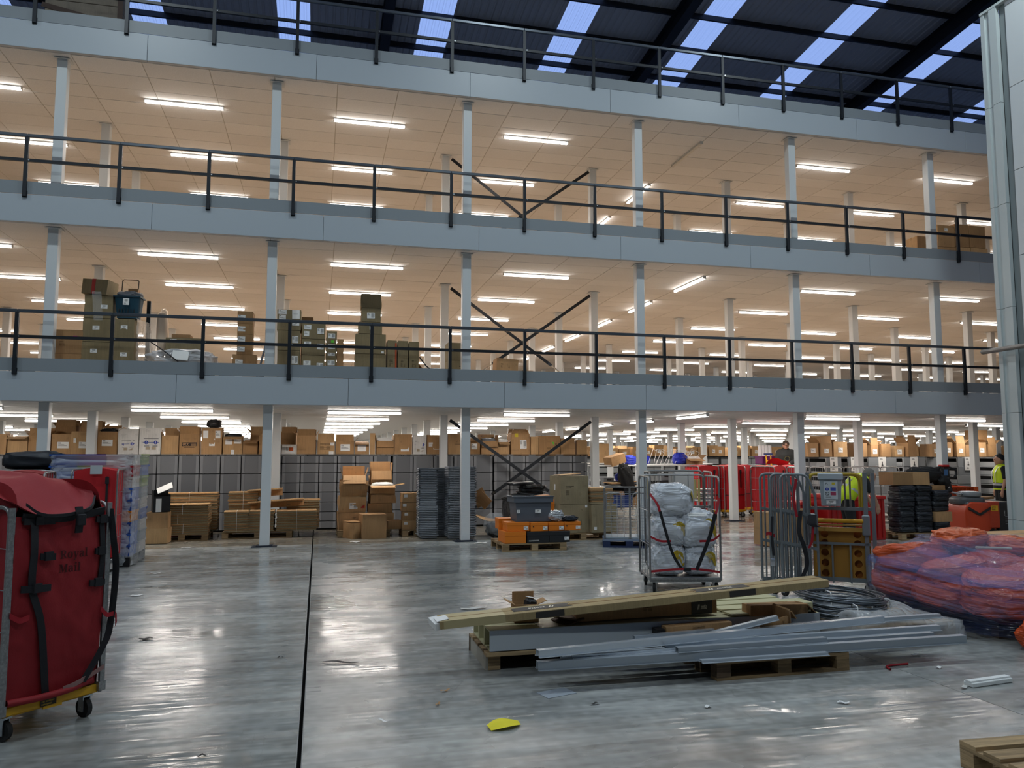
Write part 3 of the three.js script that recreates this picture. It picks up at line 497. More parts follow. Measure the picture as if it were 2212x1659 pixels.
['bottom', 'second', 'third', 'top'].forEach((k, i) => CL(`small brown box with a corner label, ${k} of the low pile by the grey trays`, [.4 + .01 * (i % 2), .19, .36], [1.98 + .02 * (i % 2) - .01 * i, .145 + i * .194, -17.15], rr(-.06, .06), { a: .006, l: [['f', -.32, .7, .075, .06, 'plain']] }));
['bottom', 'second', 'third'].forEach((k, i) => CL(`small brown box, ${k} of the pile half hidden by the grey trays`, [.34, .24, .36], [2.42, .145 + i * .245, -17.3], rr(-.05, .05), { a: .008, l: [['f', -.3, .6, .07, .06, 'plain']] }));
CL('open brown box leaning on top of the half hidden pile', [.34, .2, .34], [2.4, .885, -17.32], .3, { open: 1, ang: [.2, .3, -.4, .6] });

// grey nested trays
{
  const TR = mat(0x8b9097, .42), TR2 = mat(0x7d8289, .44);
  const trayG = (w, d) => { const q = [], h = .034; for (const s of [-1, 1]) { q.push(B(w, .017, .03, 0, .012 + h - .034 + .011, s * (d / 2 - .015)), B(.03, .022, d, s * (w / 2 - .015), .023, 0), B(w - .05, .05, .006, 0, -.01, s * (d / 2 - .04)), B(.006, .05, d - .05, s * (w / 2 - .04), -.01, 0)); for (const u of [-.3, 0, .3]) q.push(B(.012, .03, .02, u * w, .008, s * (d / 2 - .022)), B(.02, .03, .012, s * (w / 2 - .022), .008, u * d)); } return G(q); };
  const g = trayG(.6, .4), bot = G([trayG(.6, .4), B(.5, .012, .32, 0, -.03, 0)]);
  for (const [x, z, r, n, l, gr] of [[2.26, -16.66, Math.PI / 2 + .04, 40, 'grey plastic tray nested in the left tall stack beside the third column', 'nested grey trays of the left stack'], [2.62, -16.98, Math.PI / 2, 40, 'grey plastic tray nested in the rear tall stack between the other two', 'nested grey trays of the rear stack'], [2.93, -16.38, .04, 41, 'grey plastic tray nested in the right tall stack behind the third column', 'nested grey trays of the right stack']]) {
    let p; for (let i = 0; i < n; i++) { const pos = [x + rr(-.004, .004), .05 + i * .0353, z + rr(-.004, .004)]; if (!p) { p = solo('plastic_tray', bot, TR, l, 'tray', pos, r, gr); } else { const c = copy(p, pos, r + rr(-.01, .01), null, gr); c.geometry = g; c.material = i % 3 ? TR : TR2; } }
  }
}
// torn cardboard, bag and pallets in the third bay
{
  const tc = solo('torn_cardboard', [B(.3, .012, .36, 0, .0, 0), B(.26, .012, .3, .05, .03, .1, 0, .3, .2)], CARD[1], 'torn piece of cardboard standing on edge right of the grey trays', 'cardboard', [3.48, .8, -17.0]); tc.rotation.set(1.2, .4, .5);
  const tc2 = solo('torn_cardboard', [B(.5, .012, .3), B(.4, .012, .2, .1, .02, .05, 0, .2, .1)], CARD[2], 'torn flat cardboard drooping low beside the clear bag', 'cardboard', [3.55, .36, -16.75]); tc2.rotation.set(.3, .3, -.4);
  const bg = thing('plastic_bag', 'clear plastic bag of dark stuff slumped left of the orange boxes', 'bag', [3.66, 0, -16.35]);
  part('film', xf(blob(.44, .5, .5, .75, .1, 3, 5, 30), { p: [0, .27, 0] }), FILM, bg); part('contents', xf(blob(.34, .3, .4, .6, .12, 3, 8, 24), { p: [0, .17, 0] }), BLACKPL, bg);
}
// orange shoe boxes on a pallet
{
  pallet('wooden pallet under the orange boxes and the grey crate', [3.86, 0, -14.36], 0, { w: 1.2, d: 1.0, n: 7 });
  const OR = mat(0xe07a14, .55), ORD = mat(0xc8690e, .55), BK = mat(0x1e2023, .5);
  function shoebox(label, w, h, d, pos, m, lab, dot) {
    const t = thing('shoe_box', label, 'box', pos, rr(-.02, .02)); part('base', RB(w - .008, h - .004, d - .008, 0, h / 2, 0, .005), m, t); part('lid', RB(w, h * .36, d, 0, h * .83, 0, .005), m === OR ? OR : m, t);
    if (lab) stick(t, [['f', .33, .36, .085, .06, 'shoe']], w, h, d); if (dot) part('finger_hole', xf(new THREE.CylinderGeometry(.012, .012, .004, 12), { r: [Math.PI / 2, 0, 0], p: [-.11, h * .55, d / 2 + .001] }), BLACKPL, t);
    return t;
  }
  const y0 = .145, z = -14.06;
  shoebox('large orange box at the left front of the bottom row on the pallet', .4, .21, .6, [3.5, y0, -14.16], OR);
  const a = shoebox('black shoe box with pale lettering beside the bottom orange box', .42, .2, .32, [3.92, y0, -14.02], BK); stick(a, [['f', -.2, .22, .2, .05, 'shoetxt']], .42, .2, .32);
  shoebox('plain black shoe box with a white end label', .4, .2, .32, [4.33, y0, -14.02], BK, 1);
  shoebox('orange box with white label at the right end of the bottom row', .3, .2, .34, [4.44, y0, -14.34], OR, 1);
  shoebox('wide orange box with white label, left of the upper row', .42, .16, .4, [3.56, y0 + .212, -14.1], OR, 1);
  shoebox('orange box behind the wide one at the left edge of the upper row', .3, .2, .3, [3.44, y0 + .212, -14.5], OR);
  shoebox('orange box with white label and dark hole under the grey crate', .33, .16, .36, [3.95, y0 + .205, -14.06], OR, 1, 1);
  shoebox('orange box with white label under the silver bags', .3, .16, .34, [4.28, y0 + .203, -14.08], OR, 1);
  shoebox('orange box with label and dark hole at the right of the upper row', .32, .16, .34, [4.6, y0 + .203, -14.1], OR, 1, 1);
  shoebox('single orange box standing higher behind the grey crate', .3, .24, .3, [4.28, y0 + .5, -14.66], OR); shoebox('orange box supporting the high one behind the grey crate', .34, .5, .34, [4.2, y0, -14.62], ORD);
  const c = thing('storage_crate', 'dark grey plastic crate with barcode label on the orange boxes', 'crate', [3.86, y0 + .376, -14.2], .02), CM = mat(0x565c66, .45);
  part('body', (() => { const q = []; const s = new THREE.CylinderGeometry(.38, .35, .4, 4, 1, true).rotateY(Math.PI / 4); xf(s, { s: [1.28, 1, .86], p: [0, .22, 0] }); const f = s.toNonIndexed(); f.computeVertexNormals(); return G([f, B(.62, .02, .41, 0, .03, 0), B(.66, .014, .44, 0, .01, 0)]); })(), CM, c);
  part('rim', [B(.74, .1, .02, 0, .4, .245), B(.74, .1, .02, 0, .4, -.245), B(.02, .1, .5, .365, .4, 0), B(.02, .1, .5, -.365, .4, 0), B(.78, .018, .03, 0, .455, .25), B(.03, .018, .5, .38, .455, 0), B(.03, .018, .5, -.38, .455, 0)], CM, c);
  stick(c, [['f', .12, .42, .11, .06, 'bar'], ['f', -.43, .42, .05, .06, 'bar']], .68, .45, .47); part('lid_paper', [B(.26, .01, .14, .22, .462, .05, .1, .3, .05)], mat(0xc58a62, .7), c);
  const SIL = phys(0xb9bdc2, .22, .6, { bumpMap: creaseT, bumpScale: .03 });
  solo('polythene_bag', xf(blob(.34, .22, .26, .8, .16, 3, 12, 30), { p: [0, .1, 0] }), SIL, 'crumpled silver bag on the right orange boxes', 'bag', [4.3, y0 + .365, -14.06]);
  solo('polythene_bag', xf(blob(.36, .11, .24, .8, .16, 4, 15, 30), { p: [0, .05, 0] }), phys(0x30363f, .25, 0, { bumpMap: creaseT, bumpScale: .03 }), 'dark wrapped bag lying beside the silver bag on orange boxes', 'bag', [4.56, y0 + .365, -14.04]);
  // black bagged stock behind
  const base = thing('black_box_pile', 'black film wrapped block of stock standing behind the orange boxes', 'pallet load', [4.5, 0, -16.6]); part('block', lumpyBox(1.0, .75, .8, .03, 3), BLACKBAG, base); part('top_sheet', xf(blob(1.1, .1, .9, .4, .1, 5, 3, 30), { p: [0, .78, 0] }), BLACKPL, base);
  for (let i = 0; i < 5; i++) solo('black_poly_bag', xf(blob(.6, .075, .42, .5, .14, 4, 20 + i, 28), { p: [0, .04, 0] }), i % 2 ? BLACKBAG : mat(0x2a2c30, .4), `flat black polythene parcel, ${['lowest', 'second', 'third', 'fourth', 'topmost'][i]} on the black stock behind the orange boxes`, 'parcel', [4.4 + rr(-.15, .15), .83 + i * .062, -16.45 + rr(-.08, .05)], rr(-.3, .3));
  solo('paper_sheet', B(.17, .004, .12), WHITEPAPER, 'white sheet of paper on top of the black parcels', 'paper', [4.42, 1.16, -16.4], .4);
}
// large brown cartons
{
  pallet('wooden pallet under the three big brown cartons beside the wire cage', [5.32, 0, -15.78], 0, { w: 1.2, d: .8 });
  const L = [['f', -.05, .62, .34, .26, 'text'], ['f', .1, .85, .2, .16, 'marks']];
  CL('big brown carton at the lower left on the pallet by the cage', [.66, .58, .5], [5.1, .15, -15.65], .14, { m: KRAFT, a: .008, l: [['f', 0, .38, .34, .26, 'text'], ['f', .15, .75, .24, .2, 'marks'], ['f', .4, .92, .05, .05, 'plain']] });
  CL('big brown carton on top of the pile by the cage, lid ajar', [.65, .57, .5], [5.1, .735, -15.65], .15, { m: KRAFT, a: .008, l: [['f', -.05, .45, .36, .26, 'text'], ['l', 0, .6, .05, .12, 'plain']], tape: 0 });
  CL('brown carton beside the two big ones, under the flat cardboard', [.56, .57, .5], [5.74, .15, -15.6], .06, { m: KRAFT, a: .008, l: [['f', .1, .45, .3, .22, 'text'], ['f', -.35, .15, .06, .06, 'plain']] });
  bundle('red-brown pile of folded cartons on the right big carton', .5, .33, .44, [5.72, .728, -15.6], .05, 9, { tie: 0 });
  const s = solo('flat_carton', B(.5, .01, .3), CARD[2], 'loose cardboard flap resting on the topmost big carton', 'cardboard', [5.06, 1.335, -15.66], .2); s.rotation.z = .06;
}
// ---------- roll containers ----------
function cloth(nu, nv, fn) { // sheet from a grid u, v in 0..1
  const P = [], U = [], I = [];
  for (let j = 0; j <= nv; j++) for (let i = 0; i <= nu; i++) { const p = fn(i / nu, j / nv); P.push(...p); U.push(i / nu, j / nv); }
  for (let j = 0; j < nv; j++) for (let i = 0; i < nu; i++) { const a = j * (nu + 1) + i, b = a + nu + 1; I.push(a, a + 1, b, a + 1, b + 1, b); }
  const g = new THREE.BufferGeometry(); g.setAttribute('position', new THREE.Float32BufferAttribute(P, 3)); g.setAttribute('uv', new THREE.Float32BufferAttribute(U, 2)); g.setIndex(I); g.computeVertexNormals(); return g;
}
const sm = (a, b, t) => { t = Math.min(1, Math.max(0, (t - a) / (b - a))); return t * t * (3 - 2 * t); };
const wheelG = (() => { const g = new THREE.CylinderGeometry(.062, .062, .034, 20).rotateZ(Math.PI / 2), h = new THREE.CylinderGeometry(.028, .028, .04, 14).rotateZ(Math.PI / 2); return G([g, h]); })();
const forkG = G([B(.006, .1, .05, -.025, .09, .0), B(.006, .1, .05, .025, .09, 0), B(.07, .012, .07, 0, .14, .0), bar([-.03, .062, 0], [.03, .062, 0], .008)]);
function caster(t, x, z, turn = 0, h = 0) { const f = part('caster', forkG, ZINC, t); f.position.set(x, h, z); f.rotation.y = turn; part('wheel', xf(wheelG.clone(), { p: [0, .062, 0] }), RUBBER, f); return f; }
function sideFrame(H, D, y0, r, wires) { // side frame in the yz plane: bent tube, wires
  const q = [bent([[0, y0, D / 2], [0, H, D / 2], [0, H, -D / 2], [0, y0, -D / 2]], r, .09)];
  return q;
}
function rollCage(label, pos, turn, o = {}) {
  const { W = .62, D = .74, H = 1.5, y0 = .16, tube: tm = GALV, base = 'metal', group, nw = 4, nv = 5, sides = 1, back = 1, name = 'roll_cage' } = o;
  const t = thing(name, label, 'roll cage', pos, turn, group), r = .0135;
  if (base === 'yellow') part('base', [RB(W - .02, .055, D, 0, y0 + .025, 0, .01), B(W - .1, .02, D - .1, 0, y0 - .01, 0), B(.12, .07, .012, 0, y0 + .02, D / 2)], YELLOWPL, t);
  else part('base', [RB(W, .035, D, 0, y0 + .018, 0, .006), B(W, .03, .03, 0, y0 - .01, D / 2 - .03), B(W, .03, .03, 0, y0 - .01, -D / 2 + .03)], o.baseM || GALV, t);
  if (sides) for (const s of [-1, 1]) {
    const f = part('side_frame', sideFrame(H, D, y0, r), tm, t); f.position.x = s * W / 2;
    const wg = []; for (let i = 1; i <= nw; i++) { const y = y0 + (H - y0) * i / (nw + 1); wg.push(bar([0, y, -D / 2], [0, y, D / 2], .0035, 5)); }
    for (let i = 1; i <= nv; i++) { const z = -D / 2 + D * i / (nv + 1); wg.push(bar([0, y0 + .03, z], [0, H, z], .0035, 5)); }
    const w = part('wire_mesh', wg, ZINC, t); w.position.x = s * W / 2;
  }
  if (back) {
    part('back_frame', bent([[-W / 2, y0, 0], [-W / 2, H + .01, 0], [W / 2, H + .01, 0], [W / 2, y0, 0]], r, .09).translate(0, 0, -D / 2), tm, t);
    const wg = []; for (let i = 1; i <= nw; i++) { const y = y0 + (H - y0) * i / (nw + 1); wg.push(bar([-W / 2, y, -D / 2], [W / 2, y, -D / 2], .0035, 5)); } for (let i = 1; i <= nv; i++) { const x = -W / 2 + W * i / (nv + 1); wg.push(bar([x, y0 + .03, -D / 2], [x, H, -D / 2], .0035, 5)); }
    part('back_wire_mesh', wg, ZINC, t);
  }
  for (const [x, z] of [[-1, 1], [1, 1], [1, -1], [-1, -1]]) caster(t, x * (W / 2 - .06), z * (D / 2 - .07), rr(-.6, .6));
  return t;
}
// foreground red mail container
{
  const turn = 47 * D2R, n = [Math.sin(turn), Math.cos(turn)], W = .64, D = .78, c = [-1.615 - n[0] * D / 2, 0, -5.7 - n[1] * D / 2];
  const t = rollCage('large red fabric mail container with black straps and a sagging lid, nearest at the left', c, turn, { W, D, H: 1.42, base: 'yellow', name: 'mail_container', nw: 4, nv: 4, back: 0 });
  part('front_post', [B(.038, 1.24, .02, -W / 2, .8, D / 2 + .012), B(.034, 1.24, .02, W / 2, .8, D / 2 + .012), B(.05, .06, .05, W / 2, .2, D / 2), B(.05, .06, .05, -W / 2, .2, D / 2)], GALV, t);
  const wob = (x, y, k, a = .02) => (fbm3(x * 5 + k, y * 4, k) - .5) * a;
  const zf = (x, y) => D / 2 - .005 + .05 * Math.cos(x / W * 2.6) * sm(.2, .7, y) * (1 - .3 * sm(1.1, 1.36, y)) + wob(x, y, 3, .05) + .012 * Math.sin(14 * x + 5 * y) * sm(.9, 1.3, y);
  part('front_panel', cloth(40, 50, (u, v) => { const x = (u - .5) * (W - .035) * (1 - .07 * sm(.75, .2, .2 + 1.16 * v)), y = .225 + v * 1.14 - .02 * Math.sin(u * 3.14); return [x, y, zf(x, y)]; }), REDCLOTH, t);
  for (const s of [-1, 1]) part('side_panel', cloth(24, 34, (u, v) => { const z = (u - .5) * D * .98, y = .21 + v * 1.2 + (v > .9 ? .17 * (v - .9) / .1 * Math.sqrt(Math.max(0, 1 - Math.abs(2 * u - 1) ** 3)) : 0); return [s * (W / 2 - .012 + wob(z, y, 7 + s, .04)) + (v > .92 ? -s * .04 * (v - .92) / .08 : 0), y, z]; }), REDCLOTH, t);
  part('back_panel', cloth(10, 14, (u, v) => [(u - .5) * W * .97, .21 + v * 1.34, -D / 2 + .02 + wob(u, v, 12)]), REDCLOTH, t);
  part('lid', cloth(44, 40, (u, v) => {
    const x = (u - .5) * (W + .05), e = sm(.66, 1, u), el = sm(.22, 0, u), yf = 1.372 + .15 * e + .10 * el, zfr = D / 2 + .075 - .30 * e * e - .06 * el, q = Math.pow(v, 1.1);
    const crown = 1.555 + .03 * Math.sin(u * 3.1) + .035 * Math.exp(-(((u - .55) / .09) ** 2)) * sm(1, .3, v), z = -D / 2 - .01 + (zfr + D / 2) * v, fall = sm(.42, 1, v);
    const fold = .016 * Math.sin(u * 17 + v * 4) * fall * (1 - .5 * v) + wob(x, z, 21, .03); return [x, crown * (1 - fall) + yf * fall + fold + .015 * (1 - v), z + .01 * Math.sin(u * 15) * fall];
  }), REDCLOTH, t);
  part('lid_hem', strap([[-.26, 1.44, D / 2 + .05], [-.18, 1.375, D / 2 + .085], [-.05, 1.362, D / 2 + .09], [.06, 1.374, D / 2 + .085], [.16, 1.40, D / 2 + .06], [.26, 1.46, D / 2 - .06]], .02, .012, [0, 1, 0]), BLACKWEB, t);
  part('mail_bag', xf(blob(.4, .34, .36, .8, .12, 3, 9, 30), { p: [.1, 1.27, D / 2 - .2] }), BLACKBAG, t); part('inner_edge', strap([[-.26, 1.36, D / 2 + .02], [0, 1.34, D / 2 + .045], [.28, 1.37, D / 2 + .02]], .05, .01, [0, 1, .2]), BLACKWEB, t);
  const F = (x, y, d = .012) => [x, y, zf(x, y) + d];
  part('strap', strap([[-.19, 1.375], [-.195, 1.15], [-.198, .92], [-.132, .69], [-.053, .24]].map(([x, y]) => F(x, y, .016)), .045, .006, [1, .05, 0], 30), BLACKWEB, t);
  part('strap', strap([[.262, 1.33], [.268, 1.1], [.262, .92]].map(([x, y]) => F(x, y, .016)), .035, .006, [1, 0, 0]), BLACKWEB, t);
  part('loose_strap', strap([[.325, 1.38, D / 2 + .02], [.337, 1.18, D / 2 + .05], [.361, .96, D / 2 + .055], [.333, .6, D / 2 + .06], [.283, .46, D / 2 + .06], [.169, .262, D / 2 + .04]], .042, .006, [.6, 0, .8], 40), BLACKWEB, t);
  for (const [x0, x1, y] of [[-.255, -.07, 1.333], [-.16, -.07, 1.11], [-.262, -.09, .92], [.214, .32, 1.315], [.199, .29, 1.107], [.172, .293, .90]]) part('buckle_tab', [strap([F(x0, y, .02), F((x0 + x1) / 2, y - .006, .024), F(x1, y - .008, .02)], .042, .014, [0, 1, 0], 6), B(.05, .055, .02, (x0 + x1) / 2, y, zf((x0 + x1) / 2, y) + .03)], BLACKWEB, t);
  part('lid_buckle', [strap([[.055, 1.41, D / 2 + .09], [.06, 1.35, D / 2 + .1], [.07, 1.24, zf(.07, 1.24) + .03]], .05, .008, [1, 0, 0]), RB(.06, .075, .025, .066, 1.325, D / 2 + .105, .008)], BLACKWEB, t);
  part('red_strap', strap([[-.31, .77, D / 2 + .03], [-.26, .735, D / 2 + .05], [-.205, .745, zf(-.2, .74) + .02]], .035, .004, [0, 1, 0]), REDSTRAP, t); part('red_strap', strap([[.27, .72, D / 2 + .05], [.3, .675, D / 2 + .07], [.36, .67, D / 2 + .07], [.37, .60, D / 2 + .07]], .03, .004, [.3, 1, 0]), REDSTRAP, t);
  part('pale_strap', strap([[.04, .25, D / 2 + .04], [.14, .27, D / 2 + .045], [.322, .325, D / 2 + .03]], .03, .004, [0, 1, 0]), mat(0x8d6a66, .7), t);
  part('bottom_roll', [tube([[-.29, .24, D / 2 + .01], [-.1, .232, D / 2 + .03], [.1, .236, D / 2 + .03], [.25, .26, D / 2 + .01]], .022, 16, 8)], REDCLOTH, t);
  const pm = mat(0xffffff, .8, 0, { transparent: true, map: canvasTex(512, 320, (k) => { k.clearRect(0, 0, 512, 320); k.fillStyle = 'rgba(30,8,10,.7)'; k.font = 'bold 120px serif'; k.fillText('Royal', 90, 120); k.fillText('Mail', 80, 262); }) });
  part('print', cloth(12, 8, (u, v) => { const x = -.08 + u * .28, y = .955 + v * .2; return [x, y, zf(x, y) + .004]; }), pm, t);
  const lm = prt(256, 96, (k, w, h) => { white(k, w, h, '#20180a'); k.fillStyle = '#c9a020'; k.font = 'bold 34px sans-serif'; k.fillText('LET MAXIMO', 14, 40); k.fillText('LOADINGS', 14, 82); }); const lb = part('base_label', new THREE.BoxGeometry(.1, .04, .003), lm, t); lb.position.set(-.03, .185, D / 2 + .0085);
}
// simple red sleeve containers
function redContainer(label, pos, turn, o = {}) {
  const { W = .62, D = .74, H = 1.42 } = o, t = rollCage(label, pos, turn, { W, D, H, base: o.base || 'yellow', name: 'mail_container', nw: 3, nv: 4, group: o.group });
  const w = W - .05, d = D - .05, g = new THREE.BoxGeometry(w, H - .24, d, 12, 14, 12), p = g.attributes.position; for (let i = 0; i < p.count; i++) { const x = p.getX(i), y = p.getY(i), z = p.getZ(i), k = .03 * (fbm3(x * 6 + pos[0], y * 4, z * 6) - .4); p.setXYZ(i, x * (1 + k), y + (y > .5 ? .05 * Math.cos(x / w * 3) + k : 0), z * (1 + k)); }
  g.computeVertexNormals(); part('sleeve', g.translate(0, (H - .24) / 2 + .22, 0), o.m || REDBRIGHT, t);
  part('strap', [B(.03, .5, .012, w * .3, H - .35, d / 2 + .025), B(.05, .1, .02, w * .3, H - .16, d / 2 + .028), B(.03, .3, .012, -w * .3, H - .3, d / 2 + .025)], BLACKWEB, t); part('seam', [B(w, .014, .006, 0, .62, d / 2 + .018), B(.012, H - .3, .006, -w / 2 + .03, .75, d / 2 + .02)], BLACKWEB, t);
  if (o.plate) { const q = part('plate', RB(.16, .13, .012, .02, H + .0, D / 2 + .02, .006), mat(0xb9c2c6, .4), t); }
  return t;
}
redContainer('red mail container behind the large one, with a pale plate on its top bar', [-3.25, 0, -13.28], .04, { W: .62, D: .8, H: 1.52, plate: 1, base: 'metal' });
redContainer('red mail container at the far left, mostly hidden behind the large one', [-3.95, 0, -12.2], .1, { W: .62, H: 1.5, m: REDCLOTH });
{ // black bags and a grey cage at the far left
  const t = rollCage('wire cage full of black bags at the left edge with a white plate', [-4.28, 0, -12.9], .1, { W: .7, D: .7, H: 1.5 }); part('plate', B(.34, .13, .01, -.16, 1.44, .37), mat(0xb9c6cc, .4), t);
  solo('black_bag', xf(blob(.66, 1.24, .6, .5, .1, 4, 31, 30), { p: [0, .62, 0] }), BLACKBAG, 'black polythene bags filling the left wire cage', 'bag', [-4.28, .21, -12.9]);
  solo('black_bag', xf(blob(.86, .3, .6, .6, .08, 3, 33, 30), { p: [0, .15, 0] }), mat(0x20242b, .45), 'dark grey bag lying on top of the hidden load at left', 'bag', [-4.3, 1.5, -13.75]);
  const ld = thing('pallet_load', 'hidden stack of dark cartons carrying the dark bag at left', 'pallet load', [-4.5, 0, -13.75]); part('block', lumpyBox(.8, 1.49, .7, .02, 6), BLACKPL, ld);
}
{ // wrapped coloured crates on a pallet
  const cx = -3.44, cz = -14.08, tn0 = .02; pallet('dark pallet under the film wrapped coloured crates at left', [cx, 0, cz], tn0, { w: 1.2, d: 1.25, m: BLACKPL });
  const CM = [0x1d4f9e, 0x3b2f8f, 0xb8b2ae, 0x9c1f2b, 0x6d8f2a, 0x2a5db0, 0xc07a22, 0x8b949b].map((c) => mat(c, .42)), crateG = G([B(.38, .155, .56, 0, .085, 0), B(.4, .03, .6, 0, .17, 0), B(.39, .012, .58, 0, .02, 0)]);
  const colors = [[0, 5, 0, 3, 5, 0, 4, 0, 5], [1, 4, 5, 0, 7, 3, 6, 0, 5], [2, 3, 2, 5, 0, 6, 0, 5, 0]], cname = ['blue', 'purple', 'white', 'red', 'green', 'blue', 'orange', 'grey'];
  for (let i = 0; i < 3; i++) for (let j = 0; j < 9; j++) for (let k = 0; k < 2; k++) { const c = colors[i][8 - j + 0] ?? 0, cc = k ? (c + 2) % 8 : c, pos = [cx + (i - 1) * .4 + (k ? .01 : 0), .145 + j * .178, cz + (k ? -.31 : .31)]; const top = j === 8, hh = j < 8 || true; if (!hh) continue;
    const m = solo('plastic_crate', crateG, CM[cc], top ? `${cname[cc]} plastic crate on the top layer of the wrapped crates, ${['left', 'middle', 'right'][i]} ${k ? 'rear' : 'front'}` : `${cname[cc]} plastic crate stacked inside the film wrapped load at left`, 'crate', pos, tn0, top ? undefined : `${cname[cc]} crates in the wrapped stack`); }
  const fm = thing('stretch_film', 'clear stretch film wound around the stack of coloured crates', 'film', [cx, .02, cz], tn0), w = .625, d = .64;
  part('film', cloth(90, 60, (u, v) => { const a = u * Math.PI * 2, c = Math.cos(a), s = Math.sin(a), e = .22, x = Math.sign(c) * Math.abs(c) ** e * w, z = Math.sign(s) * Math.abs(s) ** e * d, k = 1 + .02 * (fbm3(u * 30, v * 26, 2) - .5) + .008 * Math.sin(v * 90 + u * 20); return [x * k, v * 1.72, z * k]; }), phys(0xeef2f5, .2, 0, { transparent: true, opacity: .36, bumpMap: creaseT, bumpScale: .06 }), fm);
  const bx = thing('open_carton', 'torn black and white carton standing behind the wrapped crates', 'box', [-3.02, .62, -16.9], .3); part('body', [B(.3, .42, .012, 0, .21, -.15), B(.012, .42, .3, -.15, .21, 0), B(.012, .34, .3, .15, .17, 0), B(.3, .3, .012, 0, .15, .15), B(.3, .012, .3, 0, .006, 0)], BLACKPL, bx); part('flap', xf(B(.3, .01, .2), { r: [.5, 0, .5], p: [.06, .46, .02] }), WHITEPAPER, bx); part('liner', B(.1, .26, .01, -.06, .13, .16), WHITEPAPER, bx);
  carton('brown carton under the torn black box beside the wrapped crates', [.4, .31, .4], [-3.05, .3, -16.9], .04, {}); carton('brown carton at the bottom beside the wrapped crates', [.42, .29, .42], [-3.05, .01, -16.9], -.02, {});
}
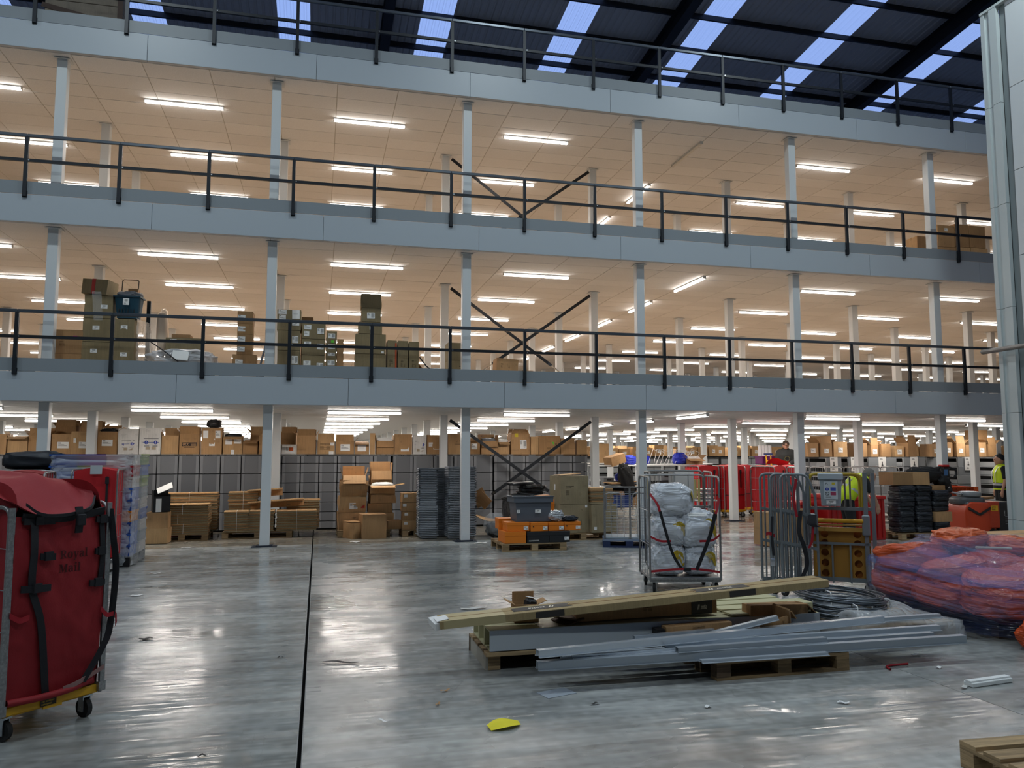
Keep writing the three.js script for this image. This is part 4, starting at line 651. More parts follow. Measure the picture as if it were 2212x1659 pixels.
// roll cage with white bags
{
  const turn = -13 * D2R, c = [4.64, 0, -9.6], H = 1.46, W = .9, D = .72;
  const t = rollCage('grey roll cage loaded with white bags and tied with red and black straps', c, turn, { W, D, H, nw: 2, nv: 3, back: 1 }); t.children.filter((q) => q.name.startsWith('back_wire')).forEach((q) => { q.material = GALV; });
  for (const s of [-1, 1]) part('foam_pad', B(.03, .26, .03, s * .32, 1.28, -D / 2 + .02), mat(0xc9b878, .8), t);
  part('grey_board', B(.3, .4, .012, .0, 1.15, -D / 2 - .02), mat(0x8b959c, .5), t);
  const BAG = phys(0xd7dce4, .3, 0, { bumpMap: creaseT, bumpScale: .035, clearcoat: .25 }), BY = mat(0xd2b21a, .5, 0, { bumpMap: creaseT, bumpScale: .02 });
  const cs = Math.cos(turn), sn = Math.sin(turn), at = (x, y, z) => [c[0] + x * cs + z * sn, y, c[2] - x * sn + z * cs];
  const bags = [[-.19, .2, .1, .46, .42, .5, 1, 'at the bottom left of the loaded cage with a yellow patch'], [.21, .2, .1, .44, .40, .5, 1, 'at the bottom right of the loaded cage'], [-.17, .56, .1, .48, .42, .5, 1, 'in the middle left of the loaded cage with a yellow patch'], [.2, .54, .1, .5, .5, .52, 0, 'in the middle right of the loaded cage with a paper label'], [-.12, .93, .08, .56, .44, .5, 1, 'on top of the loaded cage']];
  bags.forEach(([x, y, z, w, h, d, yl, l], i) => {
    const b = thing('white_bag', `stuffed white polythene bag ${l}`, 'bag', at(x, y, z), turn + rr(-.1, .1)), sd = 40 + i * 3; const g = blob(w, h, d, .62, .075, 3.2, sd, 56); part('body', xf(g, { p: [0, h / 2, 0] }), BAG, b);
    part('yellow_patch', cloth(14, 10, (u, v) => { const a = (i === 4 ? 1.0 : .15) + u * .75 + .1 * Math.sin(v * 6), e = -.1 + v * .42 + .12 * Math.sin(u * 5), sp = (q) => Math.sign(q) * Math.abs(q) ** .62; return [sp(Math.sin(a) * Math.cos(e)) * w * .507, h / 2 + sp(Math.sin(e)) * h * .507, sp(Math.cos(a) * Math.cos(e)) * d * .507]; }), BY, b);
    if (!yl) part('paper_label', cloth(8, 6, (u, v) => { const a = -.5 + u * .8, e = .55 + v * .3, sp = (q) => Math.sign(q) * Math.abs(q) ** .62; return [sp(Math.sin(a) * Math.cos(e)) * w * .515, h / 2 + sp(Math.sin(e)) * h * .515, sp(Math.cos(a) * Math.cos(e)) * d * .515]; }), P.addr, b);
    part('film_wrap', xf(blob(w * 1.03, h * 1.02, d * 1.03, .66, .07, 4.2, sd + 1, 40), { p: [0, h / 2, 0] }), FILM, b);
  });
  const z = D / 2 + .03; // straps
  part('red_strap', strap([[-W / 2, 1.26, D / 2], [-.36, 1.12, z + .03], [-.33, 1.02, z + .05]], .03, .005, [1, .2, 0]), REDSTRAP, t); part('black_strap', strap([[-.33, 1.03, z + .05], [-.27, .8, z + .06], [-.18, .5, z + .06], [-.06, .3, z + .05]], .035, .008, [1, .3, 0], 40), BLACKWEB, t);
  part('red_strap', strap([[W / 2, 1.22, D / 2], [.4, 1.05, z + .03], [.37, .98, z + .05]], .03, .005, [1, -.2, 0]), REDSTRAP, t); part('black_strap', strap([[.37, 1.0, z + .05], [.3, .75, z + .07], [.2, .5, z + .07], [.12, .3, z + .05]], .045, .008, [1, -.3, 0], 40), BLACKWEB, t);
  for (const [y, a] of [[.3, .02], [.66, -.03]]) part('red_strap', strap(y > .5 ? [[-W / 2, y + .05, D / 2], [-.33, y + .0, z + .03], [-.2, y + .0, z + .06]] : [[-W / 2, y - .03, D / 2], [-.15, y + .01, z + .05], [.12, y + .01, z + .05], [W / 2, y - .04, D / 2]], .028, .005, [0, 1, 0]), REDSTRAP, t);
  part('red_strap', strap([[.16, .66, z + .07], [.32, .67, z + .06], [W / 2, .73, D / 2]], .028, .005, [0, 1, 0]), REDSTRAP, t); part('buckle', RB(.09, .045, .025, .0, .31, z + .06, .008), BLACKPL, t);
  const c2 = rollCage('empty grey roll cage with foam pads parked behind the white bags', [5.04, 0, -10.44], turn - .06, { W: .86, D: .62, H: 1.5, nw: 3, nv: 3 });
  for (const s of [-1, 1]) part('foam_pad', B(.03, .34, .03, s * .36, 1.22, -.27), mat(0xc9b878, .8), c2); part('crossbar', [B(.86, .035, .035, 0, 1.02, .31), B(.03, 1.3, .03, .43, .8, .31)], GALV, c2); part('red_webbing', [strap([[.3, 1.0, .3], [.33, .7, .33], [.28, .4, .31], [.36, .2, .3]], .09, .02, [1, 0, .3]), xf(blob(.16, .2, .1, .8, .15, 4, 3, 18), { p: [.34, .8, .3] })], REDSTRAP, c2);
}
// small wire cage on a blue plastic pallet
{
  const p = thing('plastic_pallet', 'navy blue plastic pallet under the small wire cage', 'pallet', [5.86, 0, -14.3], -.35), q = [B(1.0, .03, .8, 0, .135, 0)]; part('deck', q, mat(0x6f7d93, .5), p); part('frame', [B(1.0, .1, .1, 0, .06, .35), B(1.0, .03, .1, 0, .015, -.35), B(.14, .12, .8, -.43, .06, 0), B(.14, .12, .8, .43, .06, 0), B(.14, .12, .8, 0, .06, 0)].map((g) => g), NAVYPAL, p); p.children[1].geometry = G([B(1.0, .03, .1, 0, .015, .35), B(1.0, .03, .1, 0, .015, -.35), B(1.0, .03, .1, 0, .015, 0), ...[-.43, 0, .43].flatMap((x) => [-.34, 0, .34].map((z) => B(.14, .09, .12, x, .075, z)))]);
  const t = thing('wire_cage', 'small pale wire cage with handles standing on the blue pallet', 'cage', [5.84, .152, -14.32], -.35), W = .86, D = .66, H = .95;
  part('base', RB(W, .03, D, 0, .02, 0, .005), mat(0x9aa3aa, .5), t); part('corner_plate', B(.22, .13, .02, .3, .02, D / 2 + .02), mat(0xa9b0b4, .4), t);
  for (const [x, z] of [[-1, 1], [1, 1], [-1, -1], [1, -1], [.1, 1]]) part('post', B(.035, H, .035, x * W / 2, H / 2, z * D / 2), GALV, t);
  part('top_rail', [beam([-W / 2, H, -D / 2], [-W / 2, H, D / 2], .035, .03), beam([W / 2, H, -D / 2], [W / 2, H, D / 2], .035, .03), beam([-W / 2, H, -D / 2], [W / 2, H, -D / 2], .035, .03)], GALV, t);
  const w = []; for (let i = 1; i < 8; i++) { const y = .05 + i * .115; w.push(bar([-W / 2, y, D / 2], [W / 2, y, D / 2], .004, 5), bar([-W / 2, y, -D / 2], [W / 2, y, -D / 2], .004, 5), bar([-W / 2, y, -D / 2], [-W / 2, y, D / 2], .004, 5), bar([W / 2, y, -D / 2], [W / 2, y, D / 2], .004, 5)); }
  for (let i = 1; i < 7; i++) { const x = -W / 2 + W * i / 7; w.push(bar([x, .03, D / 2], [x, .86, D / 2], .004, 5), bar([x, .03, -D / 2], [x, .86, -D / 2], .004, 5)); } part('wire_mesh', w, ZINC, t);
  for (const x of [-.28, .22]) part('handle', bent([[x - .12, .55, D / 2 + .02], [x - .12, .87, D / 2 + .02], [x + .16, .87, D / 2 + .02], [x + .16, .55, D / 2 + .02]], .012, .08), GALV, t);
}
// nested empty cages and the yellow cage
{
  const mk = (label, pos, turn, i) => {
    const t = thing('roll_cage', label, 'roll cage', pos, turn), W = .43, H = 1.5, y0 = .17, q = [bent([[-W / 2, y0, 0], [-W / 2, H, 0], [W / 2 - .12, H, 0], [W / 2 - .02, H - .25, 0], [W / 2, y0, 0]], .0165, .08)];
    part('frame', q, STEELGREY, t); part('bar', [.12, .25, .37, .5, .62, .74].map((f) => bar([-W / 2 + W * f, y0 + .02, 0], [-W / 2 + W * f, f > .7 ? H - .1 : H, 0], .011, 7)), STEELGREY, t);
    part('crossbar', [beam([-W / 2, 1.06, 0], [W / 2, .98, 0], .03, .035), beam([-W / 2, .66, 0], [W / 2, .58, 0], .03, .035), beam([-W / 2, y0, 0], [W / 2, y0, 0], .05, .04)], STEELGREY, t);
    part('base', [B(W, .03, .1, 0, y0 - .02, -.05), B(W - .05, 1.1, .012, .02, .8, -.05).scale(.02, 1, 1).translate(W / 2, 0, 0)], STEELGREY, t); caster(t, -.2, .0, .5); caster(t, .26, -.04, .2); return t;
  };
  mk('front empty grey cage frame of the nested three, with hanging black straps', [5.85, 0, -8.7], -.42, 0); mk('middle empty grey cage frame of the nested three beside the yellow cage', [5.81, 0, -8.86], -.42, 1); mk('rear empty grey cage frame of the nested three, its left post furthest left', [5.77, 0, -9.04], -.42, 2);
  const s = thing('webbing_straps', 'tangle of black and red webbing straps hanging on the nested empty cages', 'strap', [5.86, 0, -8.66], -.42);
  part('black_strap', [strap([[-.02, 1.05, .02], [-.05, .8, .05], [.0, .62, .06], [.03, .4, .05], [-.05, .2, .04]], .05, .01, [1, 0, .3], 30)], BLACKWEB, s); part('black_strap', [strap([[.12, 1.0, .02], [.1, .9, .05], [.16, .86, .05]], .09, .05, [1, 0, 0])], BLACKWEB, s); part('black_strap', [strap([[-.36, .98, .02], [-.37, .7, .04], [-.36, .5, .05]], .03, .015, [1, 0, .4], 30)], BLACKWEB, s);
  part('red_strap', strap([[-.06, 1.45, .03], [-.1, 1.2, .05], [-.07, .98, .05]], .03, .006), REDSTRAP, s); part('red_strap', strap([[.12, .9, .05], [.1, .7, .05], [.06, .6, .05]], .03, .006), REDSTRAP, s); part('red_strap', strap([[-.44, .76, .03], [-.4, .77, .04], [-.34, .74, .03]], .04, .01, [0, 1, 0]), REDSTRAP, s); part('buckle', RB(.06, .09, .03, -.37, .42, .05, .01), CHROME, s);
  // yellow handled cage with a folded plastic shelf
  const t = thing('roll_cage', 'roll cage with yellow tube handles, yellow bar and folded tan shelf with round holes', 'roll cage', [6.5, 0, -8.78], -.62), W = .77, H = 1.5, y0 = .17;
  part('frame', [B(.045, 1.35, .04, -W / 2, .84, 0), B(.045, 1.35, .04, W / 2, .84, 0), B(.05, 1.36, .05, W / 2 - .09, .84, .02), B(W, .04, .03, 0, 1.06, 0), B(W - .1, .03, .03, 0, .62, .03), B(.022, .5, .022, -.112, .38, .03), B(.022, .5, .022, .1, .38, .03), B(W, .05, .05, 0, y0, 0)], STEELGREY, t);
  for (const d of [0, -.05]) part('yellow_tube', bent([[-W / 2 + .02 + d * .6, 1.08, d], [-W / 2 + .02 + d * .6, H + d * .2, d], [W / 2 - .12 + d * .6, H + d * .2, d], [W / 2 - .12 + d * .6, 1.08, d]], .018, .1), mat(0xb59a2a, .5), t);
  part('rear_bar', [.34, .42, .58, .66].map((f) => bar([-W / 2 + W * f, 1.08, -.06], [-W / 2 + W * f, 1.46, -.06], .012, 7)), GALV, t);
  part('yellow_bar', bar([-.3, .91, .06], [.26, .91, .06], .028, 14), mat(0xd09a16, .45), t); for (const x of [-.33, .29]) part('bar_holder', RB(.09, .26, .06, x, .86, .05, .02), STEELGREY, t);
  const hs = new THREE.Shape(); hs.moveTo(-.34, .17); hs.lineTo(.34, .17); hs.lineTo(.34, .8); hs.lineTo(-.34, .8); hs.closePath(); for (const x of [-.2, .19]) for (const y of [.24, .37, .5, .62, .735]) { const p = new THREE.Path(); p.absarc(x, y, .047, 0, 7, true); hs.holes.push(p); }
  part('folded_shelf', [new THREE.ExtrudeGeometry(hs, { depth: .03, bevelEnabled: false, curveSegments: 12 }).translate(0, 0, -.03)], mat(0xa9782a, .6), t); part('folded_shelf_lip', [B(.62, .05, .06, 0, .8, .03), B(.6, .02, .05, 0, .855, .03)], mat(0xb58a3a, .55), t); part('shelf_back', B(.68, .6, .01, 0, .48, -.06), mat(0x9c5a10, .6), t);
  caster(t, -.3, 0, .3); caster(t, .3, 0, .7);
  const to = thing('plastic_tote', 'light grey plastic tote with sign stickers hung on the yellow handled cage', 'tote', [6.36, 1.1, -8.77], -.62); const tb = new THREE.CylinderGeometry(.22, .19, .38, 4, 1).rotateY(Math.PI / 4); part('body', [xf(tb, { s: [.86, 1, .5], p: [0, .19, 0] })], mat(0xa9b4ba, .45), to); part('rim', RB(.3, .08, .19, 0, .37, 0, .01), mat(0xb2bdc3, .45), to);
  const sg = prt(256, 384, (k, w, h) => { white(k, w, h, '#b9c2c6'); k.fillStyle = '#2b3f9a'; k.beginPath(); k.arc(60, 170, 36, 0, 7); k.fill(); k.fillStyle = '#fff'; k.fillRect(54, 146, 12, 32); k.fillRect(54, 184, 12, 10); k.strokeStyle = '#222'; k.lineWidth = 9; k.beginPath(); k.arc(60, 270, 34, 0, 7); k.stroke(); k.beginPath(); k.moveTo(38, 246); k.lineTo(82, 294); k.stroke(); k.fillStyle = '#3a4fae'; k.fillRect(124, 130, 100, 76); k.fillStyle = '#a03a5a'; k.fillRect(124, 226, 100, 76); k.fillStyle = '#c9b42a'; k.fillRect(150, 20, 60, 50); k.strokeStyle = '#333'; k.beginPath(); k.moveTo(24, 80); k.lineTo(50, 30); k.lineTo(80, 80); k.stroke(); lines(k, 30, 330, 180, 2, 8, '#777'); });
  const l1 = part('sticker', new THREE.BoxGeometry(.16, .22, .003), sg, to); l1.position.set(0, .2, .142); l1.rotation.x = -.06; const l2 = part('label', new THREE.BoxGeometry(.11, .05, .003), P.bar, to); l2.position.set(0, .05, .136);
}
// ---------- building materials on the hall floor ----------
{
  const GP = mat(0xb3bac1, .42), PALE = mat(0xb9b48e, .75), KC = CARD[1], TANT = mat(0xffffff, .7, 0, { map: cardT(0xa08b62, 140) });
  const zent = (flip) => prt(512, 96, (k, w, h) => { k.clearRect(0, 0, w, h); k.save(); if (flip) { k.translate(w, h); k.rotate(Math.PI); } k.fillStyle = 'rgba(66,62,58,.95)'; k.beginPath(); k.moveTo(60, 0); k.lineTo(w, 0); k.lineTo(w, h); k.lineTo(0, h); k.closePath(); k.fill(); k.strokeStyle = '#ddd6c6'; k.lineWidth = 13; for (const x of [150, 176]) { k.beginPath(); k.moveTo(x, 68); k.lineTo(x + 20, 28); k.stroke(); } k.fillStyle = '#ddd6c6'; k.font = 'bold 50px sans-serif'; k.fillText('zentia', 225, 66); k.restore(); }, 1);
  // timber plinth
  const pl = thing('pallet', 'long low timber plinth carrying the grey trunking at the left of the material pile', 'pallet', [2.5, 0, -6.7]);
  for (let i = 0; i < 3; i++) part('skid', B(.1, .115, .72, -1.07 + i * 1.07, .06, -.04), WOOD[i % 3], pl); part('front_rail', RB(2.3, .035, .1, 0, .135, .32, .004), WOOD[2], pl); for (let i = 0; i < 3; i++) part('top_board', B(2.3, .02, .17, 0, .142, .17 - i * .22), WOOD[i % 3], pl);
  part('rear_board', B(2.3, .15, .02, 0, .075, -.36), WOODDARK, pl); part('end_board', B(.02, .12, .66, -1.13, .06, -.02), mat(0xa9a498, .8), pl);
  // three long channels, open ends to the left
  const ch = (label, z, m, len, x0 = 1.38, y = .158) => { const t = thing('trunking', label, 'panel', [x0 + len / 2, y, z], 0); part('front_panel', RB(len, .165, .012, 0, .085, .105, .003), m, t); part('channel', [B(len, .165, .014, 0, .085, -.1), B(len, .012, .2, 0, .162, 0), B(len, .012, .2, 0, .008, 0)], PALE, t); return t; };
  ch('front grey panelled trunking lying on the timber plinth, its long face to the hall', -6.44, GP, 3.05); ch('middle long trunking with a pale inside and an open left end', -6.67, PALE, 3.1); ch('rear long trunking with a pale top beside the small open box', -6.9, PALE, 3.3);
  part('top_foil', [B(1.4, .004, .62, -.4, .169, -.2)], mat(0x98907a, .5, .2), scene.children.find((o) => o.name === 'trunking'));
  for (let i = 0; i < 4; i++) solo('ceiling_board', B(.8, .014, .17), PALE, `pale board lying flat right of the long carton, ${['front', 'second', 'third', 'rear'][i]} of four`, 'board', [3.95 + .02 * i, .345, -6.42 - i * .215], .02);
  // small open box with a tape dispenser
  carton('small open carton with flaps out holding a black tape dispenser', [.21, .15, .17], [1.75, .33, -6.62], -.06, { open: 1, ang: [null, -.05, 1.1, 1.2] });
  { const t = thing('tape_dispenser', 'black tape dispenser with a paper label in the small open carton', 'tool', [1.78, .4, -6.6], .3); part('body', xf(RB(.1, .12, .09, 0, .06, 0, .03), { r: [0, 0, -.2] }), BLACKPL, t); part('label', B(.07, .003, .06, .02, .128, 0, 0, 0, -.2), WHITEPAPER, t); solo('white_box', RB(.08, .09, .1, 0, .045, 0, .004), WHITEPAPER, 'little white box beside the tape dispenser in the open carton', 'box', [1.69, .345, -6.6], .1); }
  // long cartons
  function longCarton(label, L, h, d, a, dir, o = {}) { // a: left front bottom corner
    const t = thing('long_carton', label, 'box', a, dir[0]); t.rotation.z = dir[1]; const m = o.m || TANT;
    part('body', [RB(L, h, d, L / 2, h / 2, -d / 2, .004)], m, t); part('seam', B(L - .02, .002, .012, L / 2, h + .001, -d / 2), CARDEDGE, t);
    return t;
  }
  {
    const t = longCarton('very long tan carton lying slanted across the material pile', 3.42, .062, .26, [.97, .365, -6.29], [-.075 + .02, .066]);
    const P1 = zent(1), P2 = zent(0), top = (x, pr, w = .5) => { const m = part('print', new THREE.BoxGeometry(w, .002, .13), pr, t); m.position.set(x, .0635, -.13); };
    top(.86, P1, .5); top(2.45, P2, .5); for (const x of [.9, 2.6]) part('black_print', B(.24, .05, .002, x, .031, .001), mat(0x332e2a, .6), t);
    part('torn_end', [B(.07, .055, .2, -.02, .028, -.12, .1, .2, .1), B(.1, .004, .16, .02, .066, -.1, 0, .1, .12)], WHITEPAPER, t); part('tape_wrap', B(.5, .064, .262, .28, .031, -.13), mat(0xb5a67c, .45), t);
  }
  {
    const t = longCarton('brown long carton with a black end print, resting on the trunking', 1.32, .12, .2, [2.15, .335, -6.42], [.015, .012], { m: CARD[1] });
    const m = part('print', new THREE.BoxGeometry(.2, .105, .003), zent(0), t); m.position.set(1.17, .06, .002); part('black_end', B(.2, .122, .203, 1.17, .06, -.1), mat(0x1d1b1c, .5), t); m.position.z = .006;
    part('print', new THREE.BoxGeometry(.1, .05, .003), P.text, t).position.set(.65, .07, .003); part('torn_flap', [B(.2, .01, .22, -.06, .02, -.06, .1, .3, .2), B(.18, .012, .16, -.1, .035, -.04, -.1, .2, -.2)], mat(0x54402f, .8), t);
  }
  { const t = longCarton('short brown carton with arrows printed, between the trunking and the metal profiles', .62, .1, .1, [2.88, .2, -6.22], [.02, .02], { m: CARD[0] }); part('black_end', B(.07, .09, .1, -.05, .04, -.05), mat(0x1d1b1c, .5), t); part('print', new THREE.BoxGeometry(.12, .05, .003), P.text, t).position.set(.3, .06, .004); }
  { const t = longCarton('brown end of a long carton beside the coil pallet', .6, .09, .14, [3.72, .335, -6.3], [.06, -.03], { m: CARD[1] }); part('torn_flap', [B(.14, .008, .16, .62, .05, -.06, .1, .2, -.6)], CARD[3], t); }
  // torn box end round a profile
  { const t = thing('torn_carton', 'torn brown carton end holding the slanting metal profile', 'box', [3.86, .2, -6.2], .2); part('body', [B(.3, .012, .22, -.05, .02, 0, 0, 0, .1), B(.3, .16, .01, -.08, .07, .11, .1, 0, .12)], CARD[1], t); part('flap', [B(.02, .2, .16, .1, .14, .02, .2, .3, .35), B(.12, .012, .15, .17, .16, 0, .1, .3, -.7), B(.08, .1, .012, .06, .1, .1, .2, .3, .3)], CARD[3], t); }
  // metal profiles: T or C sections
  const PRO = [mat(0xb9c1c9, .34, .45), mat(0xa3abb3, .38, .4), mat(0xd6dee6, .24, .6)];
  function profile(label, a, b, w, h, m, holes) {
    const t = thing('metal_profile', label, 'profile', [0, 0, 0]); const A = V(...a), Bv = V(...b), d = Bv.clone().sub(A), L = d.length(), g = (x, y, z, w2, h2) => B(w2, h2, L, x, y, z);
    const yaw = Math.atan2(d.x, d.z), pit = -Math.asin(d.y / L), q = new THREE.Group(); t.position.copy(A.add(Bv).multiplyScalar(.5)); t.rotation.set(pit, yaw, 0, 'YXZ');
    part('profile', [g(0, h, 0, w, .004), g(w / 2, h / 2, 0, .004, h), g(-w / 2, h / 2, 0, .004, h), g(w / 2 + .012, .002, 0, .024, .004), g(-w / 2 - .012, .002, 0, .024, .004)], m, t);
    if (holes) { const hg = []; for (let i = -9; i <= 9; i++) hg.push(B(.002, .008, .03, w / 2 + .003, h * .6, i * L / 20), B(.002, .006, .012, w / 2 + .003, h * .35, i * L / 20 + .07)); part('slot', hg, BLACKPL, t).userData.kind = 'stuff'; }
    return t;
  }
  profile('front slotted metal profile, lowest of the long grey profiles', [1.62, .15, -5.77], [5.4, .15, -5.72], .06, .06, PRO[1], 1);
  profile('bright silver profile slanting over the pile to the right', [1.62, .245, -5.76], [4.93, .26, -6.14], .055, .05, PRO[2], 0);
  profile('grey metal profile lying behind the front slotted one', [1.85, .15, -5.9], [5.2, .16, -5.86], .06, .055, PRO[1], 0); profile('grey profile running to the right of the pile behind the others', [2.7, .215, -5.9], [5.38, .2, -5.98], .05, .04, PRO[0], 0);
  profile('short dark grey profile with a crimped left end', [2.75, .215, -5.76], [4.1, .21, -5.8], .05, .035, PRO[1], 0); profile('thin angle lying on top of the wooden front pallet', [2.9, .15, -5.66], [4.0, .15, -5.64], .04, .02, PRO[0], 0);
  profile('slanting perforated profile pointing into the torn carton', [3.12, .22, -6.1], [3.78, .37, -5.98], .05, .03, PRO[0], 1); profile('pale profile reaching right past the coil pallet', [3.9, .26, -6.13], [5.65, .24, -6.27], .05, .03, PRO[0], 0);
  profile('thin bright strip lying on the grey profiles at left', [1.9, .212, -5.8], [3.9, .213, -5.83], .02, .018, PRO[2], 0); profile('thin grey strip between the two front profiles', [2.1, .15, -5.835], [5.1, .15, -5.8], .018, .02, PRO[0], 0); profile('thin strip lying behind all the other profiles', [2.3, .16, -6.0], [4.9, .16, -6.02], .03, .03, PRO[0], 0); profile('short bright profile with a broken end on the grey panel', [2.55, .235, -6.14], [3.3, .24, -6.2], .04, .03, PRO[2], 0);
  pallet('worn wooden pallet under the metal profiles at the front of the pile', [3.63, 0, -5.98], .02, { w: 1.2, d: .62, n: 3, bw: .14, m: [WOODDARK, WOOD[1], WOOD[1]] });
  // pallet with the wire coil in film
  pallet('wooden pallet under the film covered coil of wire', [5.42, 0, -7.1], .08, { w: 1.1, d: 1.35, n: 7, m: WOOD });
  {
    const t = thing('cable_coil', 'large coil of grey steel wire lying on the wrapped pallet', 'coil', [5.12, .15, -6.95]); const W1 = mat(0x6f757c, .3, .75);
    const loops = (n, R, y0, yh, cx, cz, sd) => { let k = 0; const q = []; for (let i = 0; i < n; i++) { const r = R + (hash3(i, sd, 1) - .5) * .12, y = y0 + yh * hash3(i, sd, 2), a = (hash3(i, sd, 3) - .5) * .05, ph = hash3(i, sd, 4) * 6; const pts = []; for (let j = 0; j < 20; j++) { const f = j / 20 * Math.PI * 2; pts.push([cx + Math.cos(f) * r * (1 + a), y + .015 * Math.sin(f + ph), cz + Math.sin(f) * r]); } q.push(tube(pts, .0075, 44, 5, true)); } return q; };
    for (const g of loops(26, .37, .02, .13, 0, 0, 1)) part('wire_loop', g, W1, t); 
    const t2 = thing('cable_coil', 'thinner coil of grey wire on top of the large coil', 'coil', [5.16, .31, -7.05]); for (const g of loops(12, .4, .0, .05, 0, 0, 5)) part('wire_loop', g, W1, t2); t2.rotation.z = -.05;
    for (const a of [.4, 1.9, 3.4, 5]) part('tie', bent([[Math.cos(a) * .29, .02, Math.sin(a) * .29], [Math.cos(a) * .29, .17, Math.sin(a) * .29], [Math.cos(a) * .46, .17, Math.sin(a) * .46], [Math.cos(a) * .46, .02, Math.sin(a) * .46]], .006, .03), LABELW, t);
    const f = thing('stretch_film', 'rumpled clear film round the wire coil and its pallet', 'film', [5.4, 0, -7.05], .08);
    part('film', cloth(50, 44, (u, v) => { const x = (u - .5) * 1.5, z = (v - .5) * 1.6, e = Math.max(Math.abs(x) / .57, Math.abs(z) / .7), r = Math.hypot(x + .27, z - .1), top = .165 + .13 * Math.exp(-(((r - .5) / .16) ** 2)) * 1; const y = e > 1 ? Math.max(.01, top - (e - 1) * .9) : top; return [e > 1 ? x * (1 / e) * 1.02 + (x - x / e) * .25 : x, y + .03 * (fbm3(x * 8, z * 8, 3) - .5), e > 1 ? z / e * 1.02 + (z - z / e) * .25 : z]; }), phys(0xdfe4e8, .22, 0, { transparent: true, opacity: .42, bumpMap: creaseT, bumpScale: .03 }), f);
  }
}
